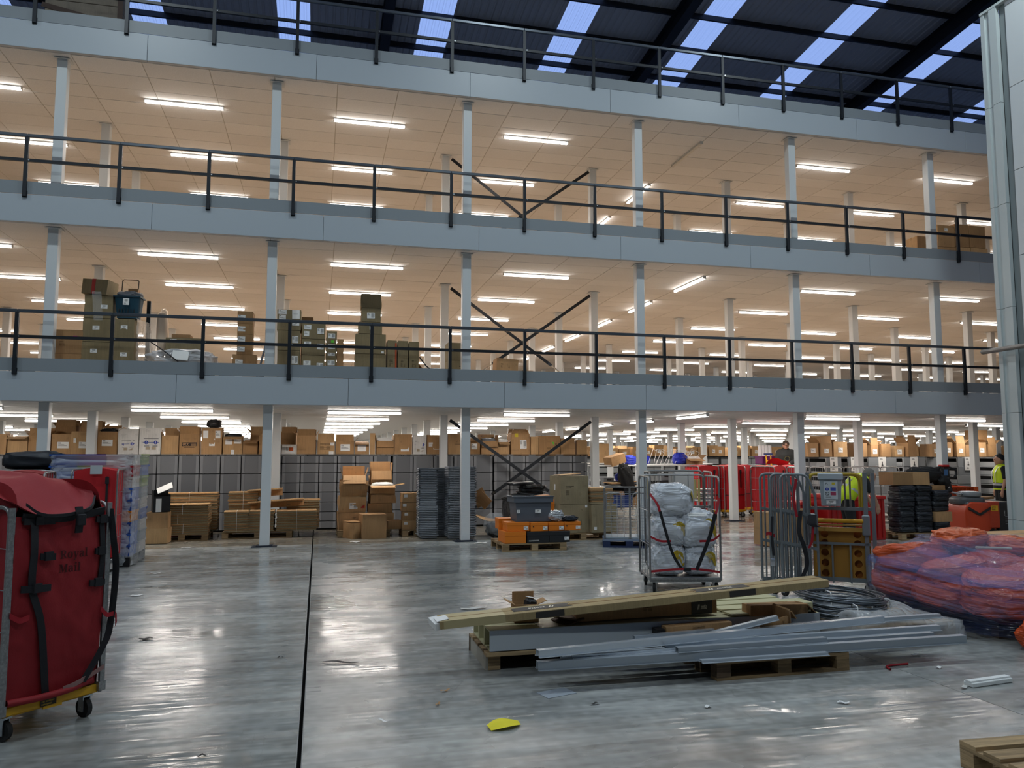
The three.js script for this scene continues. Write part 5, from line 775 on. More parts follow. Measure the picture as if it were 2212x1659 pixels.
// ---------- orange bags wrapped in blue film ----------
{
  const OB = [0xc24a18, 0xb23c14, 0xcb561c].map((c) => phys(c, .36, 0, { bumpMap: creaseT, bumpScale: .03 })), NB = phys(0x1c2747, .4, 0, { bumpMap: creaseT, bumpScale: .03 }), BL = mat(0x1d1512, .6);
  const base = [7.18, 0, -7.05], tr = -.08; pallet('pallet buried under the wrapped orange bags at right', base, tr, { w: 1.55, d: 1.65, n: 7, m: WOODDARK });
  const P3 = (x, y, z) => [base[0] + x, y, base[2] + z];
  let i = 0; const words = 'front left corner|front middle|front right corner|left side|centre|right side|rear left|rear middle|rear right'.split('|');
  for (let r = 0; r < 3; r++) for (let c = 0; c < 3; c++, i++) solo('orange_bag', blob(.72, .36, .74, .6, .08, 3, 60 + i, 30), r === 2 && c ? NB : OB[i % 3], `polythene bag in the bottom layer of the wrapped load, ${words[(2 - r) * 3 + c]}`, 'bag', P3((c - 1) * .6, .3, (r - 1) * .64), rr(-.25, .25)).rotation.z = rr(-.12, .12);
  for (let r = 0; r < 3; r++) for (let c = 0; c < 3; c++, i++) { const h = .36 - .05 * r; const m = solo('orange_bag', blob(.7, h, .72, .62, .09, 3, 80 + i, 34), OB[i % 3], `orange polythene bag in the upper layer of the wrapped load, ${words[(2 - r) * 3 + c]}`, 'bag', P3((c - 1) * .6 + .02, .56 - .05 * r + .02 * (c === 1), (r - 1) * .6 - .05), rr(-.8, .8)); m.rotation.x = rr(-.22, .22); m.rotation.z = rr(-.22, .22); m.scale.setScalar(rr(.86, 1.06)); }
  const writing = prt(512, 128, (k) => { k.clearRect(0, 0, 512, 128); k.fillStyle = 'rgba(28,18,14,.9)'; k.font = 'bold 92px sans-serif'; k.fillText('yunɔɐ', 20, 96); k.fillRect(330, 30, 120, 26); k.fillRect(350, 70, 80, 22); }, 1);
  for (const [x, y, z, w, l, t] of [[-.02, .8, -.5, .8, 'shiny orange bag with black lettering on top of the wrapped load, rear left', .3], [.42, .72, -.3, .62, 'orange bag with black lettering on top of the wrapped load, towards the right', -.5]]) {
    const b = thing('orange_bag', l, 'bag', P3(x, y, z), t), g = blob(w, .22, .5, .75, .1, 3, 99 + w * 10, 34); part('body', g, OB[2], b); part('print', cloth(12, 6, (u, v) => { const a = (u - .5) * w * .55, q = -.02 + v * .16, e = .75, yy = Math.pow(Math.max(0, 1 - Math.abs(a / (w / 2)) ** 2.6 - Math.abs(q / .25) ** 2.6), .36) * .11; return [a, yy * 1.13 + .004, .06 - q]; }), writing, b);
  }
  solo('foam_strip', RB(.34, .025, .06), mat(0xa9a89c, .7), 'pale foam strip lying on the film of the orange load', 'packing', P3(-.2, .76, .12), -.5);
  const f = thing('stretch_film', 'blue tinted stretch film wound round the heap of orange bags', 'film', P3(0, .01, 0), tr);
  const prof = (a, v) => { const c = Math.cos(a), s = Math.sin(a), e = .45, lo = sm(0, .3, v), hi = sm(.62, 1, v), w = (1.0 + .08 * lo) * (1 - .42 * hi), d = (1.06 + .06 * lo) * (1 - .4 * hi), x = Math.sign(c) * Math.abs(c) ** e * w, z = Math.sign(s) * Math.abs(s) ** e * d, H = .80 - .10 * sm(-.3, 1, z) - .06 * sm(.2, .9, x), k = 1 + .05 * (fbm3(c * 3, v * 6, s * 3) - .5); return [x * k, (.03 + v * H) + .03 * (fbm3(c * 4, v * 5, s * 4 + 3) - .5) * lo, z * k]; };
  part('film', cloth(120, 50, (u, v) => prof(u * Math.PI * 2, v)), phys(0x9db4ea, .12, 0, { transparent: true, opacity: .2, bumpMap: creaseT, bumpScale: .08 }), f);
  part('lower_film', cloth(110, 16, (u, v) => prof(u * Math.PI * 2, v * .26).map((q, k) => k === 1 ? q : q * 1.012)), phys(0x1a2850, .25, 0, { transparent: true, opacity: .62, bumpMap: creaseT, bumpScale: .05 }), f);
  for (const [v0, v1] of [[.62, .7], [.5, .56], [.8, .86]]) part('film_band', cloth(110, 3, (u, v) => prof(u * Math.PI * 2, v0 + (v1 - v0) * v + .04 * Math.sin(u * Math.PI * 2 + v0 * 20)).map((q, k) => k === 1 ? q : q * 1.016)), phys(0x5f86dc, .18, 0, { transparent: true, opacity: .27, bumpMap: creaseT, bumpScale: .04 }), f);
  part('film_top', cloth(30, 24, (u, v) => { const x = (u - .5) * 1.15, z = (v - .5) * 1.25; return [x, .84 - .12 * sm(-.3, .8, z) - .05 * Math.abs(x) + .06 * (fbm3(x * 5, z * 5, 7) - .5), z]; }), phys(0xa9bdf0, .14, 0, { transparent: true, opacity: .16, bumpMap: creaseT, bumpScale: .06 }), f);
  for (const [x, y, z, w, t] of [[-.4, .6, .82, .26, .1], [-.62, .42, .9, .2, -.1]]) solo('address_label', B(w, .004, .13), P.addr, `white paper label stuck under the film of the orange load, ${w > .25 ? 'at its front edge' : 'low at its left front'}`, 'label', P3(x, y, z), t).rotation.x = .9;
  solo('orange_bag', xf(blob(.42, .26, .34, .8, .12, 3, 140, 36), { p: [0, .13, 0] }), OB[0], 'small loose orange bag on the floor in front of the wrapped load', 'bag', [6.35, 0, -5.85], .4);
  carton('wide brown carton lying behind the wrapped orange load at the right edge', [1.5, .66, .8], [9.75, 0, -8.9], .02, {});
}
// ---------- litter and the corner pallet ----------
{
  pallet('wooden pallet cut off by the lower right corner of the picture', [4.13, 0, -3.4], -.05, { w: 1.2, d: .8, n: 5, m: [WOOD[2], WOOD[0]] });
  const y = solo('yellow_paper', cloth(12, 6, (u, v) => { const x = (u - .5) * .22, w = .075 * Math.sin(Math.PI * Math.min(1, .12 + u * .8)) + .02; return [x, .012 + .018 * Math.sin(u * 3.1) + .006 * Math.sin(v * 5), (v - .5) * w * 1.6]; }), mat(0xe6d81c, .6), 'bright yellow scrap of paper on the floor near the front', 'paper', [1.2, 0, -5.07], .25);
  const fo = solo('foam_strip', [RB(.42, .032, .085, 0, .018, 0, .006), B(.42, .01, .05, 0, .04, 0)], mat(0xe4e6e4, .7), 'white foam strip lying on the floor at the right', 'packing', [5.02, 0, -5.1], .12);
  solo('grey_sheet', B(.25, .003, .16, 0, .002, 0, 0, 0, 0), mat(0x9aa2ab, .5), 'grey sheet of paper on the floor below the metal profiles', 'paper', [1.74, 0, -5.67], .3);
  solo('red_strip', tube([[-.12, .012, .06], [-.1, .012, -.01], [-.04, .012, -.04], [.14, .012, -.05]], .009, 16, 6), REDSTRAP, 'bent red plastic strip on the floor at the right', 'scrap', [4.67, 0, -5.65]);
  const W = WHITEPAPER, D = mat(0x2b2a28, .8), G2 = mat(0xb9bab6, .6), chip = (label, x, z, w, m, t, s = .35, nm = 'scrap') => solo(nm, cloth(5, 3, (u, v) => [(u - .5) * w, .006 + .012 * Math.sin(u * 4 + x) ** 2, (v - .5) * w * s * (.5 + .5 * Math.sin(3.1 * u))]), m, label, 'scrap', [x, 0, z], t);
  chip('white scrap on the floor behind the red strip', 5.1, -5.95, .1, W, .1); chip('little white foam crumb right of the red strip', 4.98, -5.55, .06, W, .2, .6); chip('white chip on the floor right of the two pale stains', 3.63, -4.95, .08, W, -.5, .5); chip('small white crumb left of the corner pallet', 2.66, -5.1, .05, W, .3, .7); chip('twisted clear scrap near the foam strip', 4.75, -5.05, .1, G2, .5);
  chip('pale curl of paper on the floor left of the open small carton', 1.75, -8.9, .3, G2, .1); chip('white scrap on the floor before the wrapped crates', -2.3, -12.6, .16, W, .1); chip('crumpled white paper on the floor right of the red container', -2.15, -10.7, .14, W, .3, .6); chip('thin torn white strip by the second front column', -2.35, -15.9, .22, W, .2);
  chip('white paper standing up in front of the battered cartons', .75, -16.1, .2, W, .0, .6); chip('white strip of paper at the foot of the third column', 3.15, -15.35, .3, W, .4); chip('dark lump of rubber on the floor right of the big red container', -1.55, -8.2, .12, D, .2, .7); chip('dark streak of torn tape right of the floor joint', .22, -6.9, .32, D, -.4, .15); chip('pale sliver on the floor near the front', .45, -5.35, .1, W, -.7, .2); chip('brown wood chip on the floor right of the yellow paper', .95, -5.9, .08, CARD[1], .4);
  chip('dark scrap on the floor left of the corner pallet', 1.92, -5.35, .07, D, .1); chip('brown paper scrap near the front, left of the grey sheet', .85, -5.6, .06, CARD[1], 1.0); chip('small red and white scrap behind the white bag cage', 5.9, -11.4, .12, W, .3); chip('tiny dark chip near the lower left floor', -.62, -5.0, .05, D, .1, .6); chip('dark splinter beside the joint line', -.28, -7.2, .06, D, .6);
}
// ---------- right background on the ground floor ----------
{
  const RG = mat(0x8b9094, .55), RG2 = mat(0x7f8489, .55), RD = mat(0x1d1f22, .7), EDGE = mat(0xa7abae, .5), BOXW = [['f', 0, .45, .16, .14, 'addr']];
  // racks: end panel of stacked bins to the hall, open side to the left
  const rackAt = (label, x0, x1, z, sign, i) => {
    const w = x1 - x0, L = 2.5, t = thing('storage_rack', label, 'rack', [(x0 + x1) / 2, 0, z]), n = 6, h = 1.66 / n;
    part('frame', [B(w, .02, L, 0, 1.66, -L / 2), B(.02, 1.66, L, w / 2 - .01, .83, -L / 2), B(w, .02, L, 0, .01, -L / 2)], RD, t);
    for (let k = 0; k < n; k++) piece('end_panel', k, RB(w - .01, h - .008, .02, 0, .0, 0, .006), k % 2 ? RG : RG2, t).position.set(rr(-.004, .004), (k + .5) * h, .01 + rr(-.004, .004));
    for (let k = 0; k < n; k++) for (let j = 0; j < 3; j++) { const q = piece('bin', k * 3 + j, G([B(.02, h * .45, L / 3 - .03, 0, -h * .25, 0), B(.03, .03, L / 3 - .01, 0, h * .42, 0), B(.02, h - .01, .03, 0, 0, L / 6 - .02)]), EDGE, t); q.position.set(-w / 2 + .012, (k + .5) * h, -L / 6 - j * L / 3); }
    if (sign) { const s = solo('shelf_sign', new THREE.BoxGeometry(.26, .42, .006), P.arrow, `white sign with a dark arrow on the ${sign} grey rack end`, 'sign', [(x0 + x1) / 2 - .02, 1.46, z + .03], rr(-.03, .03)); }
  };
  rackAt('narrow grey storage rack at the left of the rack row, right of the fifth column', 14.75, 15.27, -20.5, 'leftmost'); rackAt('second narrow grey rack of the row behind the yellow handled cage', 15.5, 15.95, -20.5, 'second'); rackAt('wide grey rack third in the row, behind the black jacket', 16.2, 17.2, -20.5, 'third');
  rackAt('grey rack fourth in the row, left of the rightmost front column', 17.45, 18.25, -20.5, 'fourth'); rackAt('grey rack fifth in the row, behind the rightmost front column', 18.75, 19.3, -21, 0); rackAt('grey rack behind the black tiller head with a sign', 19.45, 20.25, -20.5, 'rightmost'); rackAt('grey rack behind the person in the yellow vest', 20.6, 21.5, -20.2, 0);
  const tops = [[14.55, .4, .42], [15.0, .42, .4], [15.5, .5, .46], [16.3, .36, .42], [16.7, .3, .36], [17.05, .34, .4], [17.6, .36, .34], [18.0, .32, .44], [18.9, .36, .4], [19.5, .34, .46], [19.9, .36, .42], [20.3, .34, .38], [20.75, .34, .46], [21.15, .34, .4]], w14 = 'first|second|third|fourth|fifth|sixth|seventh|eighth|ninth|tenth|eleventh|twelfth|thirteenth|last'.split('|');
  tops.forEach(([x, w, h], i) => carton(`brown carton on top of the grey racks at right, ${w14[i]} from the left`, [w - .02, h, .5], [x, 1.675, -20.95 - rr(0, .2)], rr(-.05, .05), { open: i % 3 === 1 ? 2 : 0, l: i % 2 === 0 ? BOXW : i === 1 || i === 9 ? BOXW : undefined, m: CARD[i % 4] }));
  carton('tall brown carton standing above the person in the yellow vest', [.5, .86, .4], [21.0, 1.675, -21.3], 0, { m: CARD[1] });
  // rows of racks further back with cartons on top
  { const g1 = G([B(1.9, .02, .6, 0, 1.66, 0), B(.03, 1.66, .6, -.94, .83, 0), B(.03, 1.66, .6, .94, .83, 0), B(1.9, 1.6, .02, 0, .83, -.3)]), gb = []; for (let k = 0; k < 5; k++) for (let j = 0; j < 4; j++) gb.push(RB(.44, .2, .02, -.7 + j * .465, .14 + k * .33, .29, .006), B(.44, .03, .03, -.7 + j * .465, .28 + k * .33, .29)); let p;
    const bcl = carton('brown carton on a far rack deep in the ground floor', [.46, .42, .5], [9.3, 1.675, -29.6], 0, { l: BOXW, group: 'cartons on the far racks' }); let n = 0;
    for (const [z, x0, m] of [[-29.5, 9.2, 12], [-33, 8, 16], [-38, 10, 18]]) for (let i = 0; i < m; i++) { const x = x0 + i * 1.95; if (!inView(x, z, 1)) continue; if (!p) { p = thing('storage_rack', 'grey bin rack far back on the ground floor', 'rack', [x, 0, z], 0, 'racks far back on the ground floor'); part('frame', g1, RD, p); part('bins', gb, RG, p); } else copy(p, [x, 0, z], 0); for (let j = 0; j < 4; j++) if (rnd() > .12) { const c = copy(bcl, [x - .7 + j * .47, 1.675, z], rr(-.1, .1)); c.scale.set(rr(.85, 1), rr(.7, 1.15), 1); } }
  }
  // packing benches
  const BW = mat(0xb9bcbd, .5), BL = mat(0xd6d7d5, .5), blueBag = phys(0x1b2fb0, .4, 0, { bumpMap: creaseT, bumpScale: .03 }), WIRE = mat(0xe4e4e2, .4);
  const bench = (label, x, z, w, o = {}) => {
    const t = thing('packing_bench', label, 'bench', [x, 0, z]); part('worktop', RB(w, .04, .75, 0, .86, 0, .008), BW, t); part('upper_shelf', RB(w, .035, .5, 0, 1.44, -.1, .008), BL, t); part('lower_shelf', B(w, .03, .7, 0, .3, 0), BW, t);
    for (const s of [-1, 1]) { part('leg', B(.05, .86, .05, s * (w / 2 - .04), .43, .33), WHITEPAINT, t); part('leg', B(.05, 1.46, .05, s * (w / 2 - .04), .73, -.32), WHITEPAINT, t); } part('back_panel', B(w - .1, .5, .015, 0, .62, -.3), BLACKPL, t); return t;
  };
  bench('white packing bench behind the small wire cage, piled with stuff', 8.2, -20.6, 1.7); bench('white packing bench between the third and fourth columns, with a grey top shelf', 10.0, -21.2, 1.9); bench('packing bench behind the white bag cage with a white upper shelf', 11.6, -23.2, 1.6); bench('far packing bench behind the wire racks', 9.4, -25.5, 1.9);
  const sheets = (x, y, z, l, n = 4) => { for (let i = 0; i < n; i++) solo('flat_parcel', RB(rr(.3, .5), .02, rr(.22, .3), 0, 0, 0, .005), pick([WHITEPAPER, BLACKPL, GREYPL, CARD[2]]), `flat parcel, ${['lowest', 'second', 'third', 'topmost', 'loose'][i]} of the pile ${l}`, 'parcel', [x + rr(-.08, .08), y + i * .026, z + rr(-.06, .06)], rr(-.5, .5)); };
  sheets(7.95, .895, -20.45, 'at the left of the first packing bench', 4); sheets(8.65, .895, -20.45, 'at the right of the first packing bench', 5); sheets(9.7, .895, -21.05, 'on the second packing bench', 4); sheets(11.5, .895, -23.1, 'on the bench behind the white bag cage', 4);
  carton('brown carton tipped on the upper shelf of the first packing bench', [.5, .26, .36], [8.1, 1.47, -20.65], .3, { z: .25, tape: 0 }); carton('flat open carton on the grey upper shelf by the fourth column', [.52, .16, .4], [10.75, 1.46, -21.3], .05, { open: 1, fill: WHITEPAPER }); carton('tan carton standing behind the first packing bench', [.4, .66, .4], [9.5, 1.46, -25.6], .2, { m: CARD[2] });
  carton('large brown carton under the second packing bench', [.6, .5, .5], [9.3, .32, -21.1], .1, { m: CARD[0] }); carton('brown carton under the first packing bench, seen through the cage', [.6, .42, .5], [8.35, .32, -20.5], 0, { m: CARD[0], l: BOXW });
  solo('black_coat', xf(blob(.42, 1.1, .3, .8, .12, 3, 71, 30), { p: [0, -.42, 0], r: [0, 0, .25] }), mat(0x121315, .8, 0, { bumpMap: clothT, bumpScale: .02 }), 'black coat hanging from the upper shelf of the first bench', 'coat', [8.3, 1.42, -20.32]);
  solo('black_bag', xf(blob(.62, .24, .4, .7, .08, 3, 74, 26), { p: [0, .1, 0] }), BLACKPL, 'black holdall on the upper shelf behind the white bag cage', 'bag', [11.6, 1.47, -23.3]);
  for (const [x, y, z, s, l] of [[8.6, 1.46, -20.8, .36, 'blue bag behind the tipped carton on the bench'], [9.3, 1.46, -21.4, .36, 'blue bag standing beside the tan carton'], [10.35, 1.47, -21.25, .44, 'blue bag on the grey upper shelf by the wire racks'], [8.3, 1.0, -20.85, .3, 'blue bag at the back of the first bench']]) solo('blue_bag', xf(blob(s, s * .8, s * .8, .8, .1, 3, 76 + x, 24), { p: [0, s * .36, 0] }), blueBag, l, 'bag', [x, y, z]);
  for (const [x, y, z, w, h, l] of [[7.9, .9, -20.8, .3, .2, 'grey printer on the first packing bench'], [9.9, .9, -21.35, .34, .3, 'grey machine on the second packing bench']]) { const t = thing('printer', l, 'printer', [x, y, z]); part('body', RB(w, h, .3, 0, h / 2, 0, .02), GREYPL, t); part('tray', B(w * .8, .02, .14, 0, h * .3, .2), BLACKPL, t); part('screen', B(w * .4, .05, .01, 0, h * .75, .155), BLACKPL, t); }
  for (const [x, z, l] of [[8.05, -20.2, 'blue storage box under the first bench, left'], [8.85, -20.35, 'blue storage box under the first bench, right']]) solo('storage_box', [RB(.5, .3, .4, 0, .15, 0, .01), B(.54, .03, .44, 0, .3, 0)], BLUEPL, l, 'box', [x, .32, z]);
  // white wire dividers on the bench shelves
  let wd; const wdG = bent([[-.2, 0, 0], [.02, .44, -.05], [.24, .34, .05], [.0, 0, .08], [-.2, 0, 0]], .006, .02, 5);
  for (let i = 0; i < 9; i++) { const pos = [9.5 + i * .2 + (i > 6 ? .5 : 0), 1.46, -21.2 - (i % 3) * .14 - (i > 6 ? 1.9 : 0)]; if (!wd) wd = solo('wire_divider', wdG, WIRE, 'white bent wire divider standing on the bench shelf', 'rack', pos, .2, 'wire dividers on the bench shelves'); else copy(wd, pos, rr(-.3, .5)); }
  { const t = thing('grey_cabinet', 'grey steel locker standing behind the loaded cage', 'cabinet', [8.6, 0, -17.6], -.1); part('body', RB(.5, 1.35, .4, 0, .68, 0, .01), mat(0x8f989f, .45), t); part('door', RB(.46, 1.25, .015, 0, .68, .208, .004), mat(0x98a1a8, .45), t); part('handle', B(.02, .12, .03, .18, .75, .225), BLACKPL, t); }
  for (let i = 0; i < 6; i++) solo('flat_parcel', RB(.42, .022, .3, 0, 0, 0, .005), i % 2 ? WHITEPAPER : GREYPL, `white or grey flat parcel, ${['lowest', 'second', 'third', 'fourth', 'fifth', 'topmost'][i]} of the pile right of the grey locker`, 'parcel', [9.3, .65 + i * .05, -17.8], rr(-.2, .2));
  { const t = thing('small_table', 'small white table under the parcels right of the grey locker', 'table', [9.3, 0, -17.8]); part('top', RB(.6, .03, .45, 0, .62, 0, .006), BW, t); for (const [a, b] of [[-1, -1], [1, -1], [1, 1], [-1, 1]]) part('leg', B(.03, .61, .03, a * .27, .305, b * .2), WHITEPAINT, t); }
  // red containers in the second bay row
  const RCs = [[10.55, -20.3, .15, 'red mail container with a grey wire front, left of the fourth row column', REDBRIGHT], [11.32, -20.2, .05, 'red mail container with black straps behind the white floor column', REDBRIGHT], [12.0, -20.9, .5, 'red mail container half hidden, dark side to the hall', REDCLOTH], [12.05, -19.3, .55, 'red mail container with a patched lower side, in front of its group', REDBRIGHT], [12.95, -19.7, -.1, 'red mail container with its lid flap standing open', REDBRIGHT]];
  RCs.forEach(([x, z, t, l, m]) => redContainer(l, [x, 0, z], t, { m, W: .68, D: .7, H: 1.42 }));
  { const f = solo('lid_flap', cloth(8, 8, (u, v) => [(u - .5) * .66 + .06 * v, v * .16 + .05 * Math.sin(u * 5), -.3 + v * .1]), REDBRIGHT, 'open red fabric flap standing up from the container by the fifth column', 'flap', [12.72, 1.44, -19.7]); }
  { const t = thing('basket', 'purple plastic basket on top of the red containers, left of the dark hooded worker', 'basket', [13.56, 1.45, -21.9], .1); part('body', [RB(.46, .24, .36, 0, .12, 0, .015)], mat(0x6d1a63, .45), t); part('rim', [B(.5, .03, .4, 0, .235, 0)], mat(0x7a2270, .45), t); for (let i = 0; i < 6; i++) part('slot', B(.1, .012, .01, -.15, .05 + i * .03, .18), BLACKPL, t);
    const st = thing('step_unit', 'grey stand holding the purple basket behind the red containers', 'stand', [13.55, 0, -22.0]); part('body', RB(.8, 1.44, .5, 0, .72, 0, .01), GREYPL, st);
    for (let i = 0; i < 4; i++) { const c = solo('cup_stack', new THREE.CylinderGeometry(.052, .06, .34, 14).translate(0, .17, 0), mat(0xe6e6e8, .4), `stack of white cups in the purple basket, ${['leftmost', 'second', 'third', 'rightmost'][i]}`, 'cups', [13.4 + i * .115, 1.69, -21.9]); } }
  { const t = thing('folding_step', 'yellow and blue folding step leaning between the red containers', 'step', [13.15, 1.4, -21.0], .2); part('rail', [beam([-.09, 0, 0], [-.12, .34, 0], .03, .03), beam([.09, 0, 0], [.06, .34, 0], .03, .03)], YELLOWPL, t); part('tread', B(.26, .05, .1, -.03, .36, 0), mat(0x1d2a5a, .5), t); part('brace', B(.2, .03, .03, -.01, .16, 0), YELLOWPL, t);
    const st = thing('carton_stand', 'brown carton carrying the folding step behind the containers', 'box', [13.15, 0, -21.0]); part('body', lumpyBox(.5, 1.395, .5, .01, 4), CARD[1], st); }
  // loads behind the empty cages
  carton('brown carton seen through the bars of the empty cages', [.5, .62, .5], [8.55, .02, -13.6], .1, { m: CARD[0] }); carton('red brown carton beside it behind the empty cages', [.46, .66, .5], [9.12, .02, -13.8], .1, { m: CARD[3] });
  const redBox = (l, x, z, w, h, y = 0) => { const t = thing('plastic_crate', l, 'crate', [x, y, z], .1); part('body', RB(w, h, .6, 0, h / 2, 0, .02), mat(0xb31a18, .45), t); part('rim', RB(w + .04, .06, .64, 0, h - .04, 0, .01), mat(0xc02320, .45), t); for (let i = -2; i <= 2; i++) part('rib', B(.02, h - .1, .02, i * w / 5.5, h / 2, .31), mat(0x9a1412, .5), t); };
  redBox('tall red plastic crate behind the yellow handled cage, left', 10.15, -14.0, .7, .95); redBox('tall red plastic crate behind the yellow handled cage, right', 11.0, -14.2, .7, .9); redBox('red plastic crate edge visible left of the yellow cage', 9.6, -14.3, .36, .8);
  rollCage('empty grey roll cage standing behind the yellow vest worker, left', [13.0, 0, -17.4], .1, { W: .7, D: .7, H: 1.42 }); rollCage('empty grey roll cage standing behind the black jacket load', [14.1, 0, -17.6], .0, { W: .9, D: .7, H: 1.42 }); rollCage('empty grey roll cage between the fifth column and the racks', [12.2, 0, -17.8], -.1, { W: .66, D: .7, H: 1.42 });
  // pallet with black parcels, cartons and a jacket
  pallet('wooden pallet under the dark wrapped parcels', [12.2, 0, -14.2], .02, { w: 1.25, d: .9 });
  const PB = [0x23282f, 0x2b3039, 0x1c2026].map((c) => phys(c, .4, 0, { bumpMap: creaseT, bumpScale: .025 })), pg = [0, 1, 2].map((i) => xf(blob(.4, .135, .42, .42, .09, 3, 90 + i, 20), { p: [0, .068, 0] }));
  const colN = ['left', 'middle', 'right']; for (let c = 0; c < 3; c++) for (let l = 0; l < (c === 2 ? 8 : 9); l++) { if (c === 2 && (l === 2 || l === 3)) continue; const y = .147 + l * .104; solo('black_parcel', pg[(l + c) % 3], PB[(l * 2 + c) % 3], `dark wrapped parcel, layer ${['one', 'two', 'three', 'four', 'five', 'six', 'seven', 'eight', 'nine'][l]} from the floor in the ${colN[c]} pile by the orange crate`, 'parcel', [11.78 + c * .42 + rr(-.015, .015), y, -13.95 + rr(-.03, .03)], rr(-.08, .08)); }
  carton('brown carton wedged low in the right pile of dark parcels', [.42, .2, .42], [12.62, .36, -13.94], .03, { m: CARD[0], tape: 0 }); carton('brown carton on top of the dark parcels at left', [.5, .26, .4], [11.72, 1.12, -14.0], .05, { m: CARD[3], tape: 0 }); carton('tan carton on top of the dark parcels under the jacket', [.34, .26, .4], [12.2, 1.12, -13.96], -.3, { m: CARD[0] }); carton('flat brown carton below the black jacket', [.6, .1, .4], [12.5, 1.0, -14.05], 0, { m: CARD[1] });
  solo('puffer_jacket', [xf(blob(.85, .34, .46, .7, .12, 3.4, 66, 36), { p: [0, .16, 0] }), xf(blob(.36, .26, .34, .8, .12, 4, 67, 24), { p: [.36, .02, .08], r: [0, 0, -.6] })], mat(0x0c0d0f, .7, 0, { bumpMap: clothT, bumpScale: .03 }), 'black padded jacket thrown over the cartons on the dark parcels', 'jacket', [12.5, 1.16, -14.1]);
  // orange mesh crate
  { const t = thing('pallet_box', 'orange slatted plastic pallet box with a dark blue label, behind the truck', 'crate', [15.52, 0, -16.95], -.08), OM = mat(0xb8441c, .45), w = 1.25, d = .9, h = .94, q = []; part('floor', B(w, .06, d, 0, .12, 0), OM, t); part('foot', [B(.12, .1, d, -.5, .05, 0), B(.12, .1, d, .5, .05, 0), B(.12, .1, d, 0, .05, 0)], OM, t);
    for (const [sx, sz, l] of [[0, 1, w], [0, -1, w], [1, 0, d], [-1, 0, d]]) { const g = []; for (let i = 0; i <= 10; i++) g.push(B(.03, h - .14, .03, -l / 2 + l * i / 10, .14 + (h - .14) / 2, 0)); for (let j = 0; j <= 8; j++) g.push(B(l, .03, .034, 0, .15 + j * (h - .17) / 8, 0)); g.push(B(l, h * .9, .006, 0, .5, -.02)); const m = part('side', g, OM, t); m.rotation.y = sx ? Math.PI / 2 * sx : sz < 0 ? Math.PI : 0; m.position.set(sx * w / 2, 0, sz * d / 2); }
    part('corner', [B(.1, h, .1, -w / 2, h / 2, d / 2), B(.1, h, .1, w / 2, h / 2, d / 2)], mat(0xc9562a, .45), t); part('label', B(.26, .2, .01, -.2, .6, d / 2 + .03), mat(0x1d2a5a, .5), t); }
  // electric pallet truck
  { const t = thing('pallet_truck', 'orange and black electric pallet truck with a grey cover and yellow warning label', 'truck', [13.72, 0, -14.05], -.12), O = mat(0xc7421c, .4), K = mat(0x1d1e20, .5), GC = mat(0x4d5054, .45);
    const sh = new THREE.Shape(); sh.moveTo(-.42, .03); sh.lineTo(.2, .03); sh.lineTo(.2, .7); sh.lineTo(-.3, .72); sh.quadraticCurveTo(-.44, .7, -.43, .5); sh.closePath(); part('body', new THREE.ExtrudeGeometry(sh, { depth: .6, bevelEnabled: true, bevelSize: .03, bevelThickness: .03, bevelSegments: 3 }).translate(0, 0, -.3), O, t);
    part('side_panel', RB(.26, .56, .7, .2, .48, 0, .03), mat(0xb93c1a, .42), t); part('battery_box', RB(.36, .7, .72, .46, .4, 0, .03), K, t); part('top_cover', [xf(blob(.6, .2, .56, .55, .02, 2, 3, 24), { p: [-.18, .76, 0] }), RB(.5, .14, .62, -.16, .68, 0, .04)], GC, t); part('grey_hood', xf(blob(.42, .14, .4, .6, .02, 2, 5, 24), { p: [-.16, .9, .05] }), mat(0x7f8386, .4), t);
    part('chevron', [B(.3, .05, .01, -.28, .56, .345, 0, 0, -.5), B(.3, .05, .01, -.02, .56, .345, 0, 0, .5)], K, t); part('wheel_arch', xf(new THREE.CylinderGeometry(.16, .16, .06, 20, 1, false, 0, Math.PI).rotateX(Math.PI / 2).rotateZ(0), { p: [.14, .03, .33] }), K, t); part('wheel', xf(new THREE.CylinderGeometry(.1, .1, .08, 20).rotateX(Math.PI / 2), { p: [.14, .1, .3] }), RUBBER, t);
    part('arm', [bar([-.3, .9, .1], [-.72, .96, .16], .025, 10), bar([-.28, .9, .1], [-.4, .92, .12], .035, 10)], CHROME, t); part('grip', xf(new THREE.CapsuleGeometry(.058, .26, 4, 12).rotateZ(Math.PI / 2 + .1), { p: [-.82, .98, .17] }), K, t);
    const lb = part('warning_label', new THREE.BoxGeometry(.16, .11, .004), prt(256, 176, (k, w, h) => { white(k, w, h, '#d9a91c'); k.fillStyle = '#1a1712'; k.font = 'bold 60px sans-serif'; k.fillText('JETM', 34, 74); lines(k, 30, 100, 200, 3, 10, '#2a2418'); }), t); lb.position.set(.18, .62, .353); part('vent', [0, 1, 2, 3].map((i) => B(.1, .01, .01, .46, .3 + i * .05, .362)), GREYPL, t); const mk = part('print', new THREE.BoxGeometry(.03, .22, .003), prt(64, 384, (k) => { k.clearRect(0, 0, 64, 384); k.save(); k.translate(46, 360); k.rotate(-Math.PI / 2); k.fillStyle = '#b9bcbe'; k.font = 'bold 44px sans-serif'; k.fillText('BT LEVIO', 0, 0); k.restore(); }, 1), t); mk.position.set(.4, .56, .363);
    carton('flat brown carton lying on the pallet truck near the yellow vest', [.5, .05, .3], [14.12, .78, -14.3], .2, { m: CARD[0], tape: 0, open: 0 });
